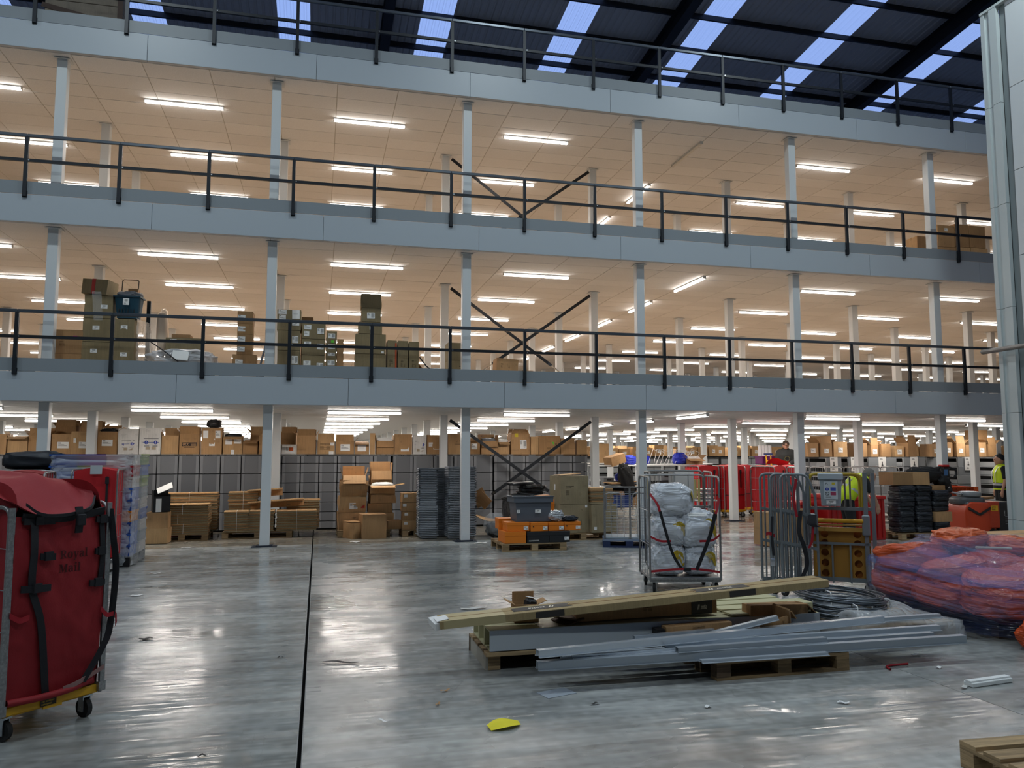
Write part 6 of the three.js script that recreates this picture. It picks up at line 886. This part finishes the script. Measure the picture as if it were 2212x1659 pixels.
    // second truck behind: tiller head
    const t2 = thing('pallet_truck', 'black upright tiller with looped handle and red button, of a truck behind the orange one', 'truck', [13.95, 0, -15.1], 0); part('post', [RB(.2, .95, .16, .04, .62, 0, .04), RB(.14, .4, .12, -.03, 1.1, 0, .04)], K, t2); part('handle', [bent([[-.1, 1.22, 0], [-.28, 1.25, 0], [-.3, 1.42, 0], [-.1, 1.46, 0]], .028, .08), bent([[.1, 1.22, 0], [.3, 1.22, 0], [.34, 1.4, 0], [.1, 1.46, 0]], .028, .08), RB(.22, .28, .14, 0, 1.34, 0, .05)], K, t2); part('red_button', RB(.2, .05, .14, 0, 1.49, 0, .02), mat(0xb31f1a, .4), t2); part('key_panel', B(.09, .14, .01, -.02, 1.34, .075), mat(0x3f6a9a, .4), t2); part('white_label', B(.08, .16, .01, .0, 1.02, .085), WHITEPAPER, t2); part('chassis', RB(.5, .3, 1.0, .05, .16, -.1, .03), K, t2); }
}
// ---------- people ----------
function sdf(bones, res = 84, k = .03) {
  let lo = V(9, 9, 9), hi = V(-9, -9, -9); for (const b of bones) for (const o of [0, 4]) { const r = b[o + 3] + .05; lo.min(V(b[o] - r, b[o + 1] - r, b[o + 2] - r)); hi.max(V(b[o] + r, b[o + 1] + r, b[o + 2] + r)); }
  const c = lo.clone().add(hi).multiplyScalar(.5), S = Math.max(hi.x - lo.x, hi.y - lo.y, hi.z - lo.z) / 2 * 1.08, mc = new MarchingCubes(res, undefined, false, false, 120000); mc.isolation = 0; const h = res / 2;
  for (let z = 0; z < res; z++) for (let y = 0; y < res; y++) for (let x = 0; x < res; x++) {
    const px = c.x + (x - h) / h * S, py = c.y + (y - h) / h * S, pz = c.z + (z - h) / h * S; let d = 1e9;
    for (const b of bones) { const ex = b[4] - b[0], ey = b[5] - b[1], ez = b[6] - b[2], l2 = ex * ex + ey * ey + ez * ez || 1e-9; const t = Math.max(0, Math.min(1, ((px - b[0]) * ex + (py - b[1]) * ey + (pz - b[2]) * ez) / l2)); const q = Math.hypot(px - b[0] - ex * t, py - b[1] - ey * t, pz - b[2] - ez * t) - (b[3] + (b[7] - b[3]) * t); if (d > 5) d = q; else { const m = Math.max(0, Math.min(1, .5 + .5 * (q - d) / k)); d = q + (d - q) * m - k * m * (1 - m); } }
    mc.field[x + y * res + z * res * res] = -d;
  }
  mc.update(); const n = mc.count, g = new THREE.BufferGeometry(); g.setAttribute('position', new THREE.BufferAttribute(mc.positionArray.slice(0, n * 3), 3)); g.setAttribute('normal', new THREE.BufferAttribute(mc.normalArray.slice(0, n * 3), 3));
  g.scale(S, S, S).translate(c.x, c.y, c.z); return g;
}
{
  const SKIN = mat(0xb98a72, .55), HAIR = mat(0x17120f, .7), VEST = mat(0xc9e01a, .6, 0, { bumpMap: clothT, bumpScale: .01 }), SILV = mat(0xb9bdbe, .35, .3), BLK = mat(0x121316, .8, 0, { bumpMap: clothT, bumpScale: .012 }), GREYH = mat(0x2a2c2c, .85, 0, { bumpMap: clothT, bumpScale: .014 });
  const grow = (l, e) => l.map((b) => [b[0], b[1], b[2], b[3] + e, b[4], b[5], b[6], b[7] + e]);
  const chain = (pts) => pts.slice(1).map((p, i) => [...pts[i], ...p]);
  const hand = (w, dir, sx) => { // palm and five fingers hanging along dir
    const [x, y, z] = w, q = [[x, y, z, .028, x, y - .07, z + .01, .03]]; [[-.024, .07], [-.008, .085], [.008, .08], [.024, .062]].forEach(([o, L]) => { q.push([x, y - .08, z + .01 + o, .0105, x - .004 * sx, y - .08 - L * .55, z + .014 + o, .009], [x - .004 * sx, y - .08 - L * .55, z + .014 + o, .009, x - .018 * sx, y - .08 - L, z + .012 + o, .007]); }); q.push([x, y - .03, z + .03, .013, x - .01 * sx, y - .075, z + .055, .009]); return q; };
  const head = (p, f, up = 0) => { const [x, y, z] = p; return [[x, y, z - .015, .088, x, y + .07, z - .02, .088], [x, y - .055, z + .04, .05, x, y + .03, z + .045, .064], [x, y - .01, z + .1, .012, x, y + .02, z + .09, .01], [x - .085, y + .01, z, .015, x - .088, y + .03, z - .01, .016], [x + .085, y + .01, z, .015, x + .088, y + .03, z - .01, .016]]; };
  const face = (t, p) => { const [x, y, z] = p; for (const s of [-1, 1]) part('eye', xf(new THREE.SphereGeometry(.011, 10, 8), { p: [x + s * .033, y + .03, z + .098] }), BLACKPL, t); part('mouth', B(.045, .008, .01, x, y - .045, z + .09), mat(0x8a4a42, .6), t); };
  const hairCap = (t, p, m, low = -.02) => part('hair', cloth(26, 18, (u, v) => { const a = u * Math.PI * 2, e = -.25 + v * (Math.PI / 2 + .25), f = Math.cos(a), back = f < 0 ? 1 : 0, ee = e + (f > .1 ? .75 * f * (1 - v) : 0) - (back ? .35 * -f * (1 - v) : 0), r = 1 + .06 * (fbm3(Math.cos(a) * 4, e * 5, Math.sin(a) * 4) - .4); return [p[0] + Math.sin(a) * Math.cos(ee) * .102 * r, p[1] + .055 + Math.sin(ee) * .118 * r, p[2] - .02 + f * Math.cos(ee) * .11 * r]; }), m, t);
  { // worker in a yellow vest at the right, seen from behind and his left
    const t = thing('person', 'person in a yellow vest and black trousers standing at right, looking up to the left', 'person', [16.2, 0, -15.75], -118 * D2R);
    const torso = [[-.06, .98, 0, .12, .06, .98, 0, .12], [-.07, 1.0, 0, .11, -.1, 1.3, 0, .115], [.07, 1.0, 0, .11, .1, 1.3, 0, .115], [-.15, 1.4, 0, .065, .15, 1.4, 0, .065], [0, 1.3, .0, .13, 0, 1.4, -.01, .1]];
    const arm = (s) => chain([[s * .2, 1.4, 0, .058], [s * .245, 1.14, -.02, .045], [s * .25, .9, .06, .031]]), leg = (s) => chain([[s * .095, .95, 0, .1], [s * .11, .52, .02, .068], [s * .115, .1, -.01, .045]]), foot = (s) => [[s * .115, .055, -.04, .045, s * .13, .045, .15, .04]];
    const hp = [0, 1.60, .03], neck = [[0, 1.44, -.01, .055, 0, 1.55, .01, .052]];
    part('body', sdf([...torso, ...neck, ...head(hp), ...arm(-1), ...arm(1), ...leg(-1), ...leg(1), ...foot(-1), ...foot(1), ...hand([.25, .88, .06], 0, 1), ...hand([-.25, .88, .06], 0, -1)], 110, .022), SKIN, t);
    part('shirt', sdf(grow([...torso, ...[-1, 1].flatMap((s) => [[s * .2, 1.4, 0, .058, s * .235, 1.2, -.016, .05]])], .014), 64), BLK, t); part('vest', sdf(grow(torso.slice(1), .03), 64), VEST, t);
    const ring = (y, rx, rz, h, m, nm) => part(nm, cloth(30, 1, (u, v) => [Math.sin(u * 6.2832) * rx, y + v * h, Math.cos(u * 6.2832) * rz]), m, t); ring(.93, .22, .17, .14, BLK, 'waist_band'); ring(1.0, .235, .175, .05, SILV, 'reflective_strip'); ring(.90, .23, .17, .03, VEST, 'vest_hem');
    part('reflective_strip', [strap([[.1, 1.04, .16], [.12, 1.3, .165], [.12, 1.47, .03], [.12, 1.3, -.16], [.1, 1.04, -.16]], .045, .004, [1, 0, 0], 24), strap([[-.1, 1.04, .16], [-.12, 1.3, .165], [-.12, 1.47, .03], [-.12, 1.3, -.16], [-.1, 1.04, -.16]], .045, .004, [1, 0, 0], 24)], SILV, t);
    part('print', B(.1, .14, .004, 0, 1.28, -.168), mat(0x9aa832, .7), t); part('trousers', sdf(grow([...leg(-1), ...leg(1), torso[0]], .017), 84), BLK, t); for (const s of [-1, 1]) part('shoe', sdf(grow(foot(s), .012), 40), BLACKPL, t);
    hairCap(t, hp, HAIR); face(t, hp);
  }
  { // worker in a dark hooded top, standing on a step behind the containers
    const t = thing('person', 'person in a dark hooded top and brown cap behind the red containers, looking down', 'person', [13.78, .42, -21.1], -25 * D2R);
    const st = solo('step_stool', RB(.7, .42, .5, 0, .21, 0, .02), GREYPL, 'grey step stool under the dark hooded worker', 'stool', [13.78, 0, -21.1]);
    const torso = [[-.06, .98, 0, .12, .06, .98, 0, .12], [-.07, 1.0, 0, .11, -.1, 1.3, .01, .115], [.07, 1.0, 0, .11, .1, 1.3, .01, .115], [-.15, 1.4, 0, .065, .15, 1.4, 0, .065], [0, 1.3, .02, .13, 0, 1.4, 0, .1]];
    const arm = (s) => chain([[s * .2, 1.39, .01, .06], [s * .26, 1.12, .06, .05], [s * .07, 1.05, .3, .034]]), leg = (s) => chain([[s * .095, .95, 0, .1], [s * .11, .52, .02, .068], [s * .115, .1, -.01, .045]]), foot = (s) => [[s * .115, .055, -.04, .045, s * .13, .045, .15, .04]], hp = [0, 1.585, .08];
    const hnd = (s) => { const x = s * .055, y = 1.04, z = .33, q = [[s * .07, 1.05, .3, .03, x, y, z + .03, .03]]; for (let i = 0; i < 4; i++) q.push([x, y + .02 - i * .014, z + .05, .01, x - s * .03, y + .016 - i * .014, z + .085, .0085]); q.push([x, y + .02, z + .02, .012, x - s * .03, y + .04, z + .05, .009]); return q; };
    part('body', sdf([...torso, [0, 1.43, .0, .055, 0, 1.53, .05, .052], ...head(hp), ...arm(-1), ...arm(1), ...leg(-1), ...leg(1), ...foot(-1), ...foot(1), ...hnd(1), ...hnd(-1)], 110, .022), SKIN, t);
    part('hooded_top', sdf(grow([...torso, ...arm(-1), ...arm(1)].map((b) => b.slice()), .022).map((b, i, a) => b), 76, .03), GREYH, t); part('hood', xf(new THREE.TorusGeometry(.1, .04, 8, 20), { r: [1.2, 0, 0], p: [0, 1.46, -.03] }), GREYH, t); part('trousers', sdf(grow([...leg(-1), ...leg(1), torso[0]], .017), 70), BLK, t); for (const s of [-1, 1]) part('shoe', sdf(grow(foot(s), .012), 40), BLACKPL, t);
    part('chest_print', [xf(new THREE.TorusGeometry(.07, .006, 6, 20), { p: [.02, 1.2, .168] }), xf(new THREE.TorusGeometry(.04, .005, 6, 16), { p: [-.03, 1.12, .168] })], mat(0x6d6238, .7), t);
    part('cap', [xf(new THREE.SphereGeometry(.108, 20, 12, 0, 6.3, 0, 1.6), { p: [0, 1.64, .07] }), xf(new THREE.CylinderGeometry(.1, .1, .012, 20, 1, false, -1.3, 2.6), { s: [1, 1, 1.2], p: [0, 1.635, .12], r: [.2, 0, 0] })], mat(0x3a2d22, .8), t); face(t, hp);
  }
  { // worker bending forward behind the yellow handled cage
    const t = thing('person', 'grey haired person in a yellow vest bending forward behind the yellow handled cage', 'person', [9.85, 0, -13.1], 70 * D2R);
    const torso = [[-.06, .95, -.02, .12, .06, .95, -.02, .12], [-.08, .98, 0, .115, -.1, 1.22, .2, .12], [.08, .98, 0, .115, .1, 1.22, .2, .12], [-.15, 1.27, .27, .068, .15, 1.27, .27, .068], [0, 1.2, .18, .13, 0, 1.27, .26, .1]], hp = [0, 1.32, .44];
    const arm = (s) => chain([[s * .2, 1.25, .28, .058], [s * .22, 1.0, .4, .045], [s * .16, .8, .5, .032]]), leg = (s) => chain([[s * .095, .93, -.02, .1], [s * .11, .5, .04, .068], [s * .115, .1, -.02, .045]]), foot = (s) => [[s * .115, .055, -.04, .045, s * .13, .045, .15, .04]];
    part('body', sdf([...torso, [0, 1.28, .28, .055, 0, 1.3, .4, .052], ...head(hp), ...arm(-1), ...arm(1), ...leg(-1), ...leg(1), ...foot(-1), ...foot(1), ...hand([.16, .79, .5], 0, 1), ...hand([-.16, .79, .5], 0, -1)], 110, .022), SKIN, t);
    part('shirt', sdf(grow([...torso, ...[-1, 1].flatMap((s) => [[s * .2, 1.25, .28, .058, s * .215, 1.08, .36, .05]])], .014), 64), BLK, t); part('vest', sdf(grow(torso, .03), 64), VEST, t);
    part('reflective_strip', [strap([[.12, 1.08, -.07], [.13, 1.28, .06], [.12, 1.38, .24]], .045, .006, [1, 0, 0]), strap([[-.12, 1.08, -.07], [-.13, 1.28, .06], [-.12, 1.38, .24]], .045, .006, [1, 0, 0])], SILV, t); part('reflective_strip', cloth(24, 1, (u, v) => [Math.sin(u * 6.2832) * .24, 1.06 - Math.cos(u * 6.2832) * .11 + v * .035, .07 + Math.cos(u * 6.2832) * .135 + v * .03]), SILV, t);
    part('trousers', sdf(grow([...leg(-1), ...leg(1), torso[0]], .017), 70), BLK, t); for (const s of [-1, 1]) part('shoe', sdf(grow(foot(s), .012), 40), BLACKPL, t); hairCap(t, hp, mat(0x6a6662, .8)); face(t, hp);
  }
}
// ---------- goods on the upper decks ----------
{
  const Y = 3.23, q = (x0, x1) => [(x0 + x1) / 2, x1 - x0], DK = mat(0xffffff, .8, 0, { map: cardT(0x857657, 160) });
  const BR = CARD[3], z0 = -16.35;
  const box = (label, x0, x1, y0, y1, o = {}, d = .4) => { const [c, w] = q(x0, x1); return carton(label, [w, y1 - y0, d], [c, y0, (o.zz ?? z0) - d / 2], o.t || 0, { m: DK, tape: 0, ...o }); };
  const lab = (x = 0, y = .6) => ['f', x, y, .12, .075, 'bar'];
  // left group
  box('dark brown carton at the far left of the lowest deck, bottom of two', -4.91, -4.44, Y, 3.66, { m: BR, l: [['f', .1, .4, .3, .1, 'text']] }); box('dark brown carton with a pink sticker, upper of two beside the leftmost column', -4.9, -4.43, 3.665, 4.12, { m: BR, l: [['f', .22, .7, .07, .055, MAGENTA], ['f', -.1, .4, .26, .12, 'text']] });
  box('grey brown carton with a barcode at the bottom left of the film wrapped stack', -4.44, -3.91, Y, 3.9, { l: [lab(-.1, .75)] }); box('grey brown carton with a barcode at the bottom right of the wrapped stack', -3.88, -3.52, Y, 3.95, { l: [lab(.0, .62)] });
  box('grey brown carton with a barcode, third layer of the wrapped stack at left', -4.44, -3.92, 3.91, 4.36, { l: [lab(-.05, .6)] }); box('grey brown carton under the blue basket in the wrapped stack', -3.89, -3.53, 3.96, 4.37, { l: [lab(0, .6)] });
  box('carton with a barcode label below the tilted one on the wrapped stack', -4.43, -3.93, 4.37, 4.82, { l: [lab(.2, .5)] });
  { const t = box('tilted carton with red tape on top of the wrapped stack', -4.47, -3.98, 4.84, 5.13, { strip: [-.02, .07, RED_TAPE], t: -.25 }); t.rotation.z = -.06; }
  { // blue basket
    const t = thing('basket', 'dark teal plastic basket with a tall black handle and a barcode tag', 'basket', [-3.67, 4.385, -16.5], -.06), TB = mat(0x123f52, .5); const s = new THREE.CylinderGeometry(.34, .27, .42, 4, 1, true).rotateY(Math.PI / 4);
    part('body', [xf(s.toNonIndexed(), { s: [.92, 1, .7], p: [0, .22, 0] }), B(.36, .015, .27, 0, .015, 0)], TB, t); for (let i = 0; i < 6; i++) part('slat', B(.012, .09, .012, -.14 + i * .055, .14, .155 + .0), BLACKPL, t); part('rim', [B(.48, .03, .03, 0, .43, .17), B(.48, .03, .03, 0, .43, -.17), B(.03, .03, .36, .235, .43, 0), B(.03, .03, .36, -.235, .43, 0)], TB, t);
    part('handle', bent([[-.15, .43, 0], [-.15, .8, -.04], [.15, .8, -.04], [.15, .43, 0]], .009, .04), BLACKPL, t); stick(t, [['f', .0, .74, .11, .13, 'bar']], .44, .43, .42);
    solo('crumpled_bags', xf(blob(.44, .16, .32, .7, .2, 4, 44, 30), { p: [0, .06, 0] }), phys(0xa9adb5, .3, 0, { bumpMap: creaseT, bumpScale: .03 }), 'crumpled grey and white bags heaped in the teal basket', 'bag', [-3.67, 4.8, -16.5]);
    solo('dark_box', RB(.18, .09, .14, 0, .045, 0, .006), BR, 'small dark brown box on top of the teal basket', 'box', [-3.6, 4.9, -16.52]);
  }
  { const f = thing('stretch_film', 'shiny clear film hanging off the right side of the wrapped carton stack', 'film', [-3.4, Y, -16.5]); part('film', cloth(14, 30, (u, v) => [-.1 + u * .26 * (1.1 - v * .6) + .05 * fbm3(u * 6, v * 6, 1), v * 1.15, .12 - u * .5 + .05 * fbm3(v * 8, u * 4, 2)]), phys(0xf2e6da, .2, 0, { transparent: true, opacity: .45, bumpMap: creaseT, bumpScale: .04 }), f); part('film_tail', cloth(8, 14, (u, v) => [-.78 + u * .16 - v * .05, 1.05 + v * .55, .42 + .05 * fbm3(u * 7, v * 6, 5)]), FILM, f); }
  solo('hanging_sack', xf(blob(.22, 1.0, .2, .7, .1, 3, 21, 24), { p: [0, .5, 0] }), mat(0xd8c4ae, .7), 'pale cloth sack hanging beside the wrapped stack', 'sack', [-3.12, 3.7, -16.9]); solo('black_post', B(.07, 1.6, .07, 0, .8, 0), BLACKPL, 'thin black post standing behind the teal basket', 'post', [-3.38, Y, -16.85]);
  box('brown carton with two labels behind the clear film heap', -3.0, -2.34, 3.24, 4.07, { l: [['f', -.28, .93, .12, .06, 'addr'], ['f', .2, .92, .14, .06, 'addr']], zz: -16.6 }); box('small dark carton on top of the labelled carton by the film heap', -2.9, -2.55, 4.075, 4.15, { m: BR, zz: -16.65 }, .3);
  { const t = thing('film_heap', 'heap of crumpled clear film over dark trays on the lowest deck', 'film', [-2.62, Y, -16.3]); part('film', xf(blob(1.3, .5, .6, .7, .14, 3, 51, 46), { p: [0, .32, 0] }), phys(0xcfd2d8, .2, 0, { transparent: true, opacity: .6, bumpMap: creaseT, bumpScale: .05 }), t); part('tray', RB(1.1, .22, .55, 0, .12, 0, .02), BLACKPL, t); part('paper', B(.3, .2, .01, 0, .42, .29, -.4, 0, -.1), P.addr, t); part('cable', tube([[-.62, .72, .1], [-.3, .5, .3], [0, .27, .34]], .012, 14, 6), BLACKPL, t); }
  // stack of small boxes
  [[3.24, 3.43, 'bottom'], [3.435, 3.74, 'second'], [3.745, 3.955, 'third'], [3.96, 4.155, 'fourth'], [4.16, 4.365, 'fifth'], [4.37, 4.62, 'topmost']].forEach(([a, b, k], i) => box(`brown box with a white label, ${k} of the narrow pile left of the second column`, i < 2 ? -1.71 : -1.63, i < 2 ? -1.25 : -1.335, a, b, { m: CARD[i % 2 ? 3 : 1], l: [['f', -.22, .5, .14, .1, 'addr']], t: rr(-.02, .02) }, .34));
  { const s = solo('grey_pole', bar([0, 0, 0], [.22, .95, 0], .02, 8), mat(0x6d7079, .5), 'grey pole leaning against the second front column on the lowest deck', 'pole', [-1.22, Y, -16.1]); }
  // middle piles
  const two = [['f', -.28, .88, .16, .09, 'addr'], ['f', .28, .78, .15, .18, 'plain'], ['f', -.28, .6, .13, .12, 'addr'], ['f', .28, .35, .14, .1, 'bar']];
  box('film bound carton with many labels, lowest right of the second column', -.85, -.41, Y, 3.85, { l: [['f', .28, .7, .12, .16, 'big']] }); box('film bound carton with a label, middle of the pile right of the second column', -.85, -.41, 3.86, 4.26, { l: [['f', .28, .55, .12, .14, 'big']] }); box('dark edged carton with four labels on the pile right of the second column', -.87, -.40, 4.27, 4.69, { l: two });
  box('tall narrow dark carton peeping over the labelled piles behind the guard rail', -.4, -.16, Y, 4.63, { m: BR, zz: -16.8 }, .3);
  [[Y, 3.77, 'bottom'], [3.78, 4.1, 'middle'], [4.11, 4.45, 'top']].forEach(([a, b, k], i) => box(`labelled carton, ${k} of the second pile right of the column`, -.375, .085, a, b, { l: [['f', -.26, .7, .14, .09, i === 2 ? 'addr' : 'bar'], ['f', .3, .6 - .2 * i * .3, .13, .12, 'big'], ['f', -.3, .3, .1, .1, 'addr']].slice(0, 3 - (i === 1)) }));
  [[Y, 3.47, 'lowest'], [3.475, 3.72, 'second'], [3.725, 3.85, 'third'], [3.855, 4.03, 'fourth'], [4.035, 4.28, 'top']].forEach(([a, b, k], i) => box(`small carton with a white label, ${k} of the slim pile`, .11, .32, a, b, { l: [['f', 0, .6, .14, Math.min(.1, (b - a) * .5), 'big'], ...(i === 1 || i === 4 ? [['f', .1, .12, .06, .05, GREENLAB]] : [])] }, .3));
  box('dark upright carton at the right end of the labelled piles', .33, .46, Y, 4.12, { m: BR }, .3);
  box('wide plain carton at the base of the tall pile', .70, 1.33, Y, 3.83); box('wide plain carton second in the tall pile', .70, 1.32, 3.84, 4.25, { l: [['f', .4, .08, .05, .04, 'plain']] }); box('carton in the middle of the tall pile behind the guard rail', .76, 1.24, 4.26, 4.5, { l: [['f', .02, .6, .05, .12, 'big']] }); box('carton with a black and white label near the top of the tall pile', .82, 1.21, 4.51, 4.8, { l: [['f', -.02, .45, .16, .12, 'big']] });
  { const t = box('dark round shouldered carton on top of the tall pile', .81, 1.23, 4.805, 5.1, { a: .022 }); }
  box('upright carton with an orange stripe beside the tall pile', 1.36, 1.555, Y, 4.13, { l: [['f', -.1, .45, .08, .2, 'text'], ['f', .4, .5, .03, .8, mat(0xb8461c, .6)]] }); box('upright plain carton, middle of the three narrow ones', 1.58, 1.79, Y, 4.13, { l: [['f', 0, .45, .1, .2, 'text']] }); box('upright plain carton, right of the three narrow ones', 1.815, 2.02, Y, 4.12, { l: [['f', 0, .45, .1, .2, 'text']] });
  box('low torn carton with paper on the lowest deck behind the guard rail', 2.15, 2.6, Y, 3.5, { m: CARD[1], open: 1, fill: WHITEPAPER }); { const s = solo('black_cable', tube([[0, .5, 0], [.15, .3, .05], [.35, .18, .08]], .015, 12, 6), BLACKPL, 'black cable draped right of the narrow upright cartons', 'cable', [2.04, 3.3, -16.4]); }
  box('dark carton printed with a numeral, left of the third front column', 2.64, 2.98, Y, 3.75, { l: [['f', .15, .5, .28, .36, 'three'], ['f', .2, .12, .1, .08, 'plain']] }); box('dark carton on top of the numbered one by the third front column', 2.64, 2.98, 3.755, 4.13);
  { const t = box('tan carton standing tilted on the lowest deck behind the cross brace', 3.68, 4.16, 3.26, 3.82, { m: CARD[0], l: [['f', -.22, .7, .1, .12, 'text'], ['f', .1, .5, .05, .3, 'text']] }); t.rotation.z = -.06; } box('low tan carton right of the tilted one on the lowest deck', 4.28, 4.52, Y, 3.57, { m: CARD[2] });
  // middle deck, right end
  const y2 = 6.45, z2 = -16.6;
  for (const [x0, x1, a, b, l, m] of [[14.86, 15.2, y2, 7.36, 'tan carton left of the last column on the middle deck', 0], [15.5, 16.04, y2, 7.12, 'tan carton at the bottom left of the pile on the middle deck', 0], [16.06, 16.5, y2, 7.15, 'tan carton with tape at the bottom middle of the pile on the middle deck', 2], [16.52, 17.05, y2, 7.16, 'tan carton at the bottom right of the pile on the middle deck', 2], [15.5, 16.02, 7.13, 7.7, 'large tan carton with a label, upper left on the middle deck pile', 0], [16.04, 16.47, 7.16, 7.76, 'dark brown carton, upper middle of the pile on the middle deck', 3], [16.5, 17.0, 7.17, 7.75, 'dark brown carton, upper right of the pile on the middle deck', 3]]) box(l, x0, x1, a, b, { m: CARD[m], zz: z2, tape: undefined, l: l.includes('label') ? [['f', .0, .8, .09, .08, 'addr']] : undefined });
  // top deck, left: boarded pack
  { const t = thing('board_pack', 'pack of tan boards with a brown band on the top deck at the upper left', 'pallet load', [-4.78, 9.73, -16.9], -.02), TB = mat(0xffffff, .75, 0, { map: cardT(0x7d7365, 170) });
    for (let i = 0; i < 4; i++) part('board', RB(1.36, .34, .7, 0, .18 + i * .35, 0, .008), TB, t); part('brown_band', [B(1.5, .1, .01, 0, .78, .36, 0, 0, -.2), B(.1, 1.4, .02, .7, .7, .36)], mat(0x4a3a30, .7), t); }
}
// grey rack tops far back on the lowest deck
{
  const RG = mat(0x6f7378, .55), RD = mat(0x2b2d30, .7), g1 = G([B(.02, 1.6, .6, -.55, .8, 0), B(.02, 1.6, .6, .55, .8, 0), B(1.1, .03, .6, 0, .5, 0), B(1.1, .03, .6, 0, 1.0, 0), B(1.1, .03, .6, 0, 1.45, 0)]), g2 = G([B(1.0, .4, .02, 0, 1.25, -.2), B(1.0, .4, .02, 0, .75, -.2)]); let p;
  for (let r = 0; r < 3; r++) for (let i = 0; i < 22; i++) { const z = -31.5 - r * 3.1, x = 8.6 + r * .7 + i * 1.22; if (!inView(x, z, 1) || (i * 7 + r * 3) % 11 === 4) continue; if (!p) { p = thing('storage_rack', 'grey open storage rack far back on the lowest deck', 'rack', [x, 3.23, z], 0, 'grey racks far back on the lowest deck'); part('frame', g1, RG, p); part('backing', g2, RD, p); } else copy(p, [x, 3.23, z], rr(-.02, .02)); }
}
renderer.render(scene, camera);
